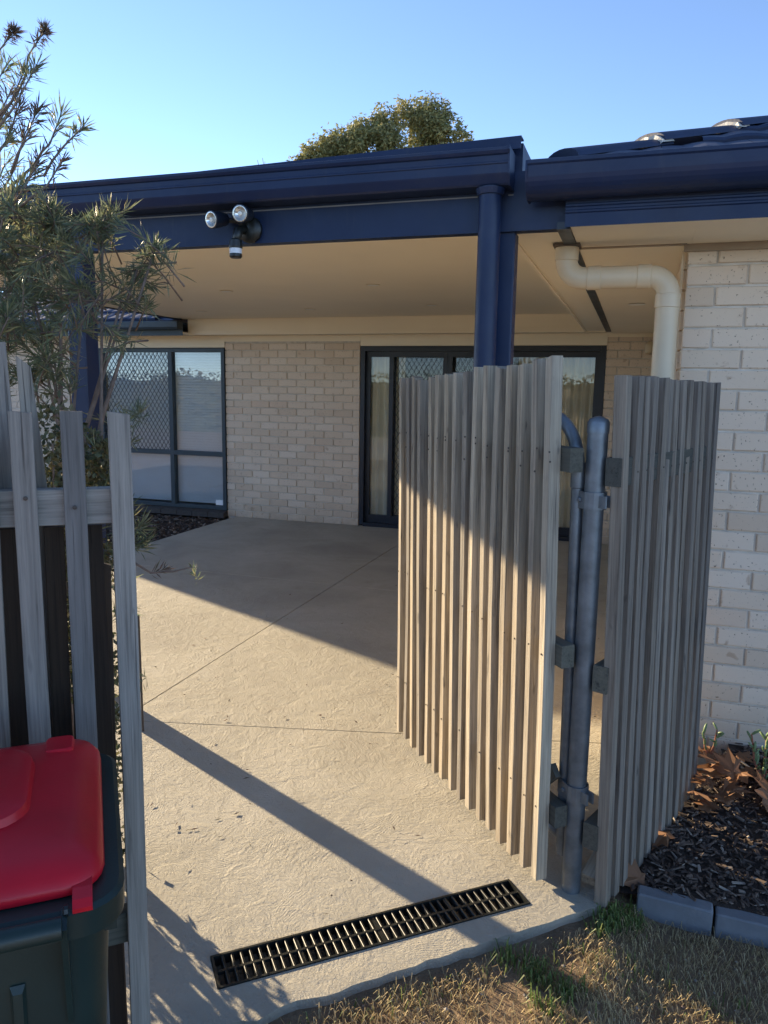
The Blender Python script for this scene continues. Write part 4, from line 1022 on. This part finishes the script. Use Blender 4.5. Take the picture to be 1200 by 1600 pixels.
def leaf_mesh(seed):
    r2 = random.Random(seed); pts = []
    spec = [(0,.25),(20,.72),(38,.58),(56,.98),(74,.66),(90,1.1),(106,.66),(124,.98),(142,.58),(160,.72),(180,.25),(225,.30),(270,.16),(315,.30)]
    c1, c2 = r2.uniform(-.9,.9), r2.uniform(-.9,.9)
    v = [(0,0,.06)]
    for a, r in spec:
        a = math.radians(a+r2.uniform(-5,5)); r *= r2.uniform(.85,1.1); x, y = r*math.cos(a), r*math.sin(a); v.append((x, y, .28*c1*x*x + .28*c2*y*y + r2.uniform(-.08,.08)))
    n = len(spec); f = [(0, i+1, (i+1) % n + 1) for i in range(n)]
    me = bpy.data.meshes.new('fallen_leaf'); me.from_pydata(v, [], f); me.materials.append(M['leafdry']); return me
lm = [leaf_mesh(i) for i in range(6)]
spots = [(.33,3.10),(.36,3.20),(.40,3.12),(.44,3.22),(.38,3.30),(.46,3.10),(.50,3.18),(.42,3.02),(.35,3.02),(.48,3.30),(.54,3.26),(.56,3.12),(.60,3.20),(.64,3.10),(.66,3.22),(.60,3.02),(.70,3.05),(.72,3.16),(.31,2.98),(.40,3.38),(.52,3.40),(.62,3.34),(.115,2.47),(.205,2.72),(.57,2.98)]
spots = [(.34,2.96),(.37,2.93),(.40,2.98),(.36,3.05),(.43,2.95),(.33,3.02),(.39,3.06),(.45,3.04),(.37,3.14),(.42,3.16)] + spots
for i, (x, y) in enumerate(spots):
    o_ = obj('fallen_leaf', lm[i % 6]); s = R_.uniform(.065, .10); pile = max(0, .10 - .32*math.hypot(x-.40, y-3.1))
    o_.location = (x, y, zr(x,y) + .02 + pile*R_.uniform(.2,1)); o_.scale = (s, s, s); o_.rotation_euler = (jit(.7), jit(.7), jit(3.1))
    if i < 32: tag(o_, 'brown fallen maple-shaped leaf in the drift beside fence and brick wall', 'leaf', 'fallen leaves drifted against the fence')
    elif i == 32: tag(o_, 'brown fallen leaf at the foot of the fence beside the edging', 'leaf', 'stray fallen leaves')
    elif i == 33: tag(o_, 'brown fallen leaf halfway along the slatted fence', 'leaf', 'stray fallen leaves')
    else: tag(o_, 'brown fallen leaf out on the dark mulch', 'leaf', 'stray fallen leaves')
def finger_mesh():
    q = MB(); q.tube([(0,0,0),(0,0,.2),(.03,0,.6),(.10,0,.9),(.13,0,1.0)], [.07,.13,.14,.10,.03], 6); me = bpy.data.meshes.new('leaf'); me.from_pydata(q.v, [], q.f); me.materials.append(M['succ']); me.shade_smooth(); return me
fm = finger_mesh()
def succulent(x, y, stems, label, seed):
    r2 = random.Random(seed); z0 = zr(x, y); t = thing('succulent_plant', label, 'plant', (x, y, z0), 0, 'succulents at the foot of the wing wall')
    sm = MB()
    for dx, dy, h, n in stems:
        a = Vector((0,0,0)); b = Vector((dx, dy, h)); mid = a.lerp(b,.5) + Vector((dx*.2, dy*.2, -h*.08)); sm.tube([a, mid, b], [.006,.005,.003], 6)
        for i in range(n):
            u = .35 + .65*i/max(1,n-1); p = a.lerp(mid, u*2) if u < .5 else mid.lerp(b, u*2-1)
            o_ = bpy.data.objects.new('leaf', fm); col.objects.link(o_); o_.parent = t; s = r2.uniform(.032,.048); o_.scale = (s*1.0, s*1.0, s); o_.location = p
            o_.rotation_euler = Euler((r2.uniform(-.8,.8), r2.uniform(-.8,.8), r2.uniform(0,6.3)))
    sm.build('stem', M['stemred'], t, world=False)
succulent(.40, 3.36, [(.02,.0,.13,6),(-.03,.01,.10,4)], 'small dark green succulent sprig against the brick wall above the leaves', 1)
succulent(.60, 3.22, [(-.06,.05,.19,9),(.0,.08,.18,9),(.05,.0,.13,7),(-.02,-.04,.10,7),(.08,-.06,.08,6)], 'larger pale green succulent with red stems among the fallen leaves', 2)
succulent(.78, 3.05, [(-.05,.02,.10,7),(.03,.03,.09,6)], 'low succulent at the right picture edge', 3)

# ================================================================== FOREGROUND GRASS, PEBBLES, BOX LID
rr = random.Random(11); straw, green, peb = MB(), MB(), MB()
def free(x, y):
    p = Vector((x, y, 0)); d = (p-E0).dot(N)
    if d < .03 and (p-E0).dot(D) < (E1-E0).length + .02: return False
    if y > 2.36 and x > .05: return False
    return True
def blade(mb, x, y, L, lean, wd):
    z = gz(x, y) - .004; a = rr.uniform(0, 6.3); d = Vector((math.cos(a), math.sin(a), 0)); s = Vector((-d.y, d.x, 0))
    p = Vector((x, y, z)); m_ = p + d*L*lean*.4 + Vector((0,0,L*(1-lean*.45))); e = p + d*L*lean + Vector((0,0,L*(1-lean)*1.0))
    o = len(mb.v); mb.v += [tuple(p-s*wd/2), tuple(p+s*wd/2), tuple(m_+s*wd*.4), tuple(m_-s*wd*.4), tuple(e)]; mb.f += [(o,o+1,o+2,o+3), (o+3,o+2,o+4)]
i = 0
while i < 42000:
    i += 1; x = rr.uniform(-1.1, 1.5); y = rr.uniform(.9, 2.36)
    if not free(x, y): continue
    n1 = noise.noise(Vector((x*3, y*3, 7)))
    if n1 < -.25 and rr.random() < .7: continue
    blade(straw, x, y, rr.uniform(.015,.06), rr.uniform(.78,1.0), rr.uniform(.0014,.003))
i = 0
while i < 5200:
    i += 1; x = rr.uniform(-1.0, 1.5); y = rr.uniform(.9, 2.38)
    if not free(x, y): continue
    n1 = noise.noise(Vector((x*4.2+3, y*4.2, 2)))
    if n1 < .05 + (.12 if x < .0 else -.05): continue
    blade(green, x, y, rr.uniform(.02,.055), rr.uniform(.3,.85), rr.uniform(.002,.004))
for cx, cy, n in ((-.16,1.97,70),(-.08,1.93,60),(-.24,2.0,40),(-.13,1.86,40),(.02,2.27,60),(.06,2.30,60),(.0,2.22,40),(.10,2.33,50)):
    for k in range(n): blade(green, cx+rr.gauss(0,.022), cy+rr.gauss(0,.022), rr.uniform(.03,.075), rr.uniform(.3,.8), rr.uniform(.003,.006))
for k in range(700):      # straw in the shrub bed behind the pickets
    x = rr.uniform(-1.75,-1.2); y = rr.uniform(1.25,2.1)
    if x > -1.22 - (y-1.45)*.80: continue
    blade(straw, x, y, rr.uniform(.05,.16), rr.uniform(.3,.9), rr.uniform(.002,.004))
for k in range(420):
    x = rr.uniform(-1.0, .9); y = rr.uniform(1.2, 2.36)
    if not free(x, y): continue
    s = rr.uniform(.003,.009) if rr.random() < .93 else rr.uniform(.010,.018); z = gz(x,y); o = len(peb.v)
    c = [Vector((1,0,0)),Vector((-1,0,0)),Vector((0,1,0)),Vector((0,-1,0)),Vector((0,0,.7)),Vector((0,0,-.7))]
    peb.v += [(x+v.x*s*rr.uniform(.7,1.2), y+v.y*s*rr.uniform(.7,1.2), z+s*.3+v.z*s) for v in c]; peb.f += [tuple(o+j for j in t) for t in ((0,2,4),(2,1,4),(1,3,4),(3,0,4),(2,0,5),(1,2,5),(3,1,5),(0,3,5))]
tag(straw.build('dry_grass', M['straw'], recalc=False), 'dry straw-coloured grass over the bare soil in front of the slab', 'grass', kind='stuff')
tag(green.build('green_grass', M['grass'], recalc=False), 'scattered green grass tufts in front of the slab and edging', 'grass', kind='stuff')
tag(peb.build('pebbles', M['pebble'], recalc=False), 'small pebbles and crumbs of soil beside the slab edge', 'pebbles', kind='stuff')
bx = thing('valve_box', 'black square valve box frame set in the soil at the bottom edge', 'valve box', (-.40, 1.70, -.07), math.radians(48))
q = MB()
for a, b in (((-.09,-.11,-.03),(-.07,.11,.022)), ((.07,-.11,-.03),(.09,.11,.022)), ((-.07,-.11,-.03),(.07,-.09,.022)), ((-.07,.09,-.03),(.07,.11,.022))): q.box(a, b)
q.build('box_frame', M['black'], bx, world=False)
q = MB(); q.box((-.0695,-.0895,-.03),(.0695,.0895,.006)); q.build('box_lid', M['edging'], bx, world=False)

# bits of leaf and twig blown over the slab
rr = random.Random(77); lit = MB()
for k in range(170):
    x = rr.uniform(-2.6, .1); y = rr.triangular(1.7, 6.5, 2.3)
    if x > -.2 - (y-2.3)*.8 + .0 and rr.random() < .3: continue
    if y < 1.36 + (x+1.1)*.92 + .10: continue
    if (Vector((x,y,0))-DR0).dot(DRN) > -.02 and (Vector((x,y,0))-DR0).dot(DRN) < DRW+.02: continue
    needle(lit, (x, y, .003+rr.random()*.003), Vector((rr.uniform(-1,1), rr.uniform(-1,1), rr.uniform(-.02,.08))), rr.uniform(.008,.035), rr.uniform(.002,.008), rr)
tag(lit.build('leaf_litter', M['needle_dry'], recalc=False), 'tiny dry leaf bits scattered over the concrete slab', 'leaf litter', kind='stuff')
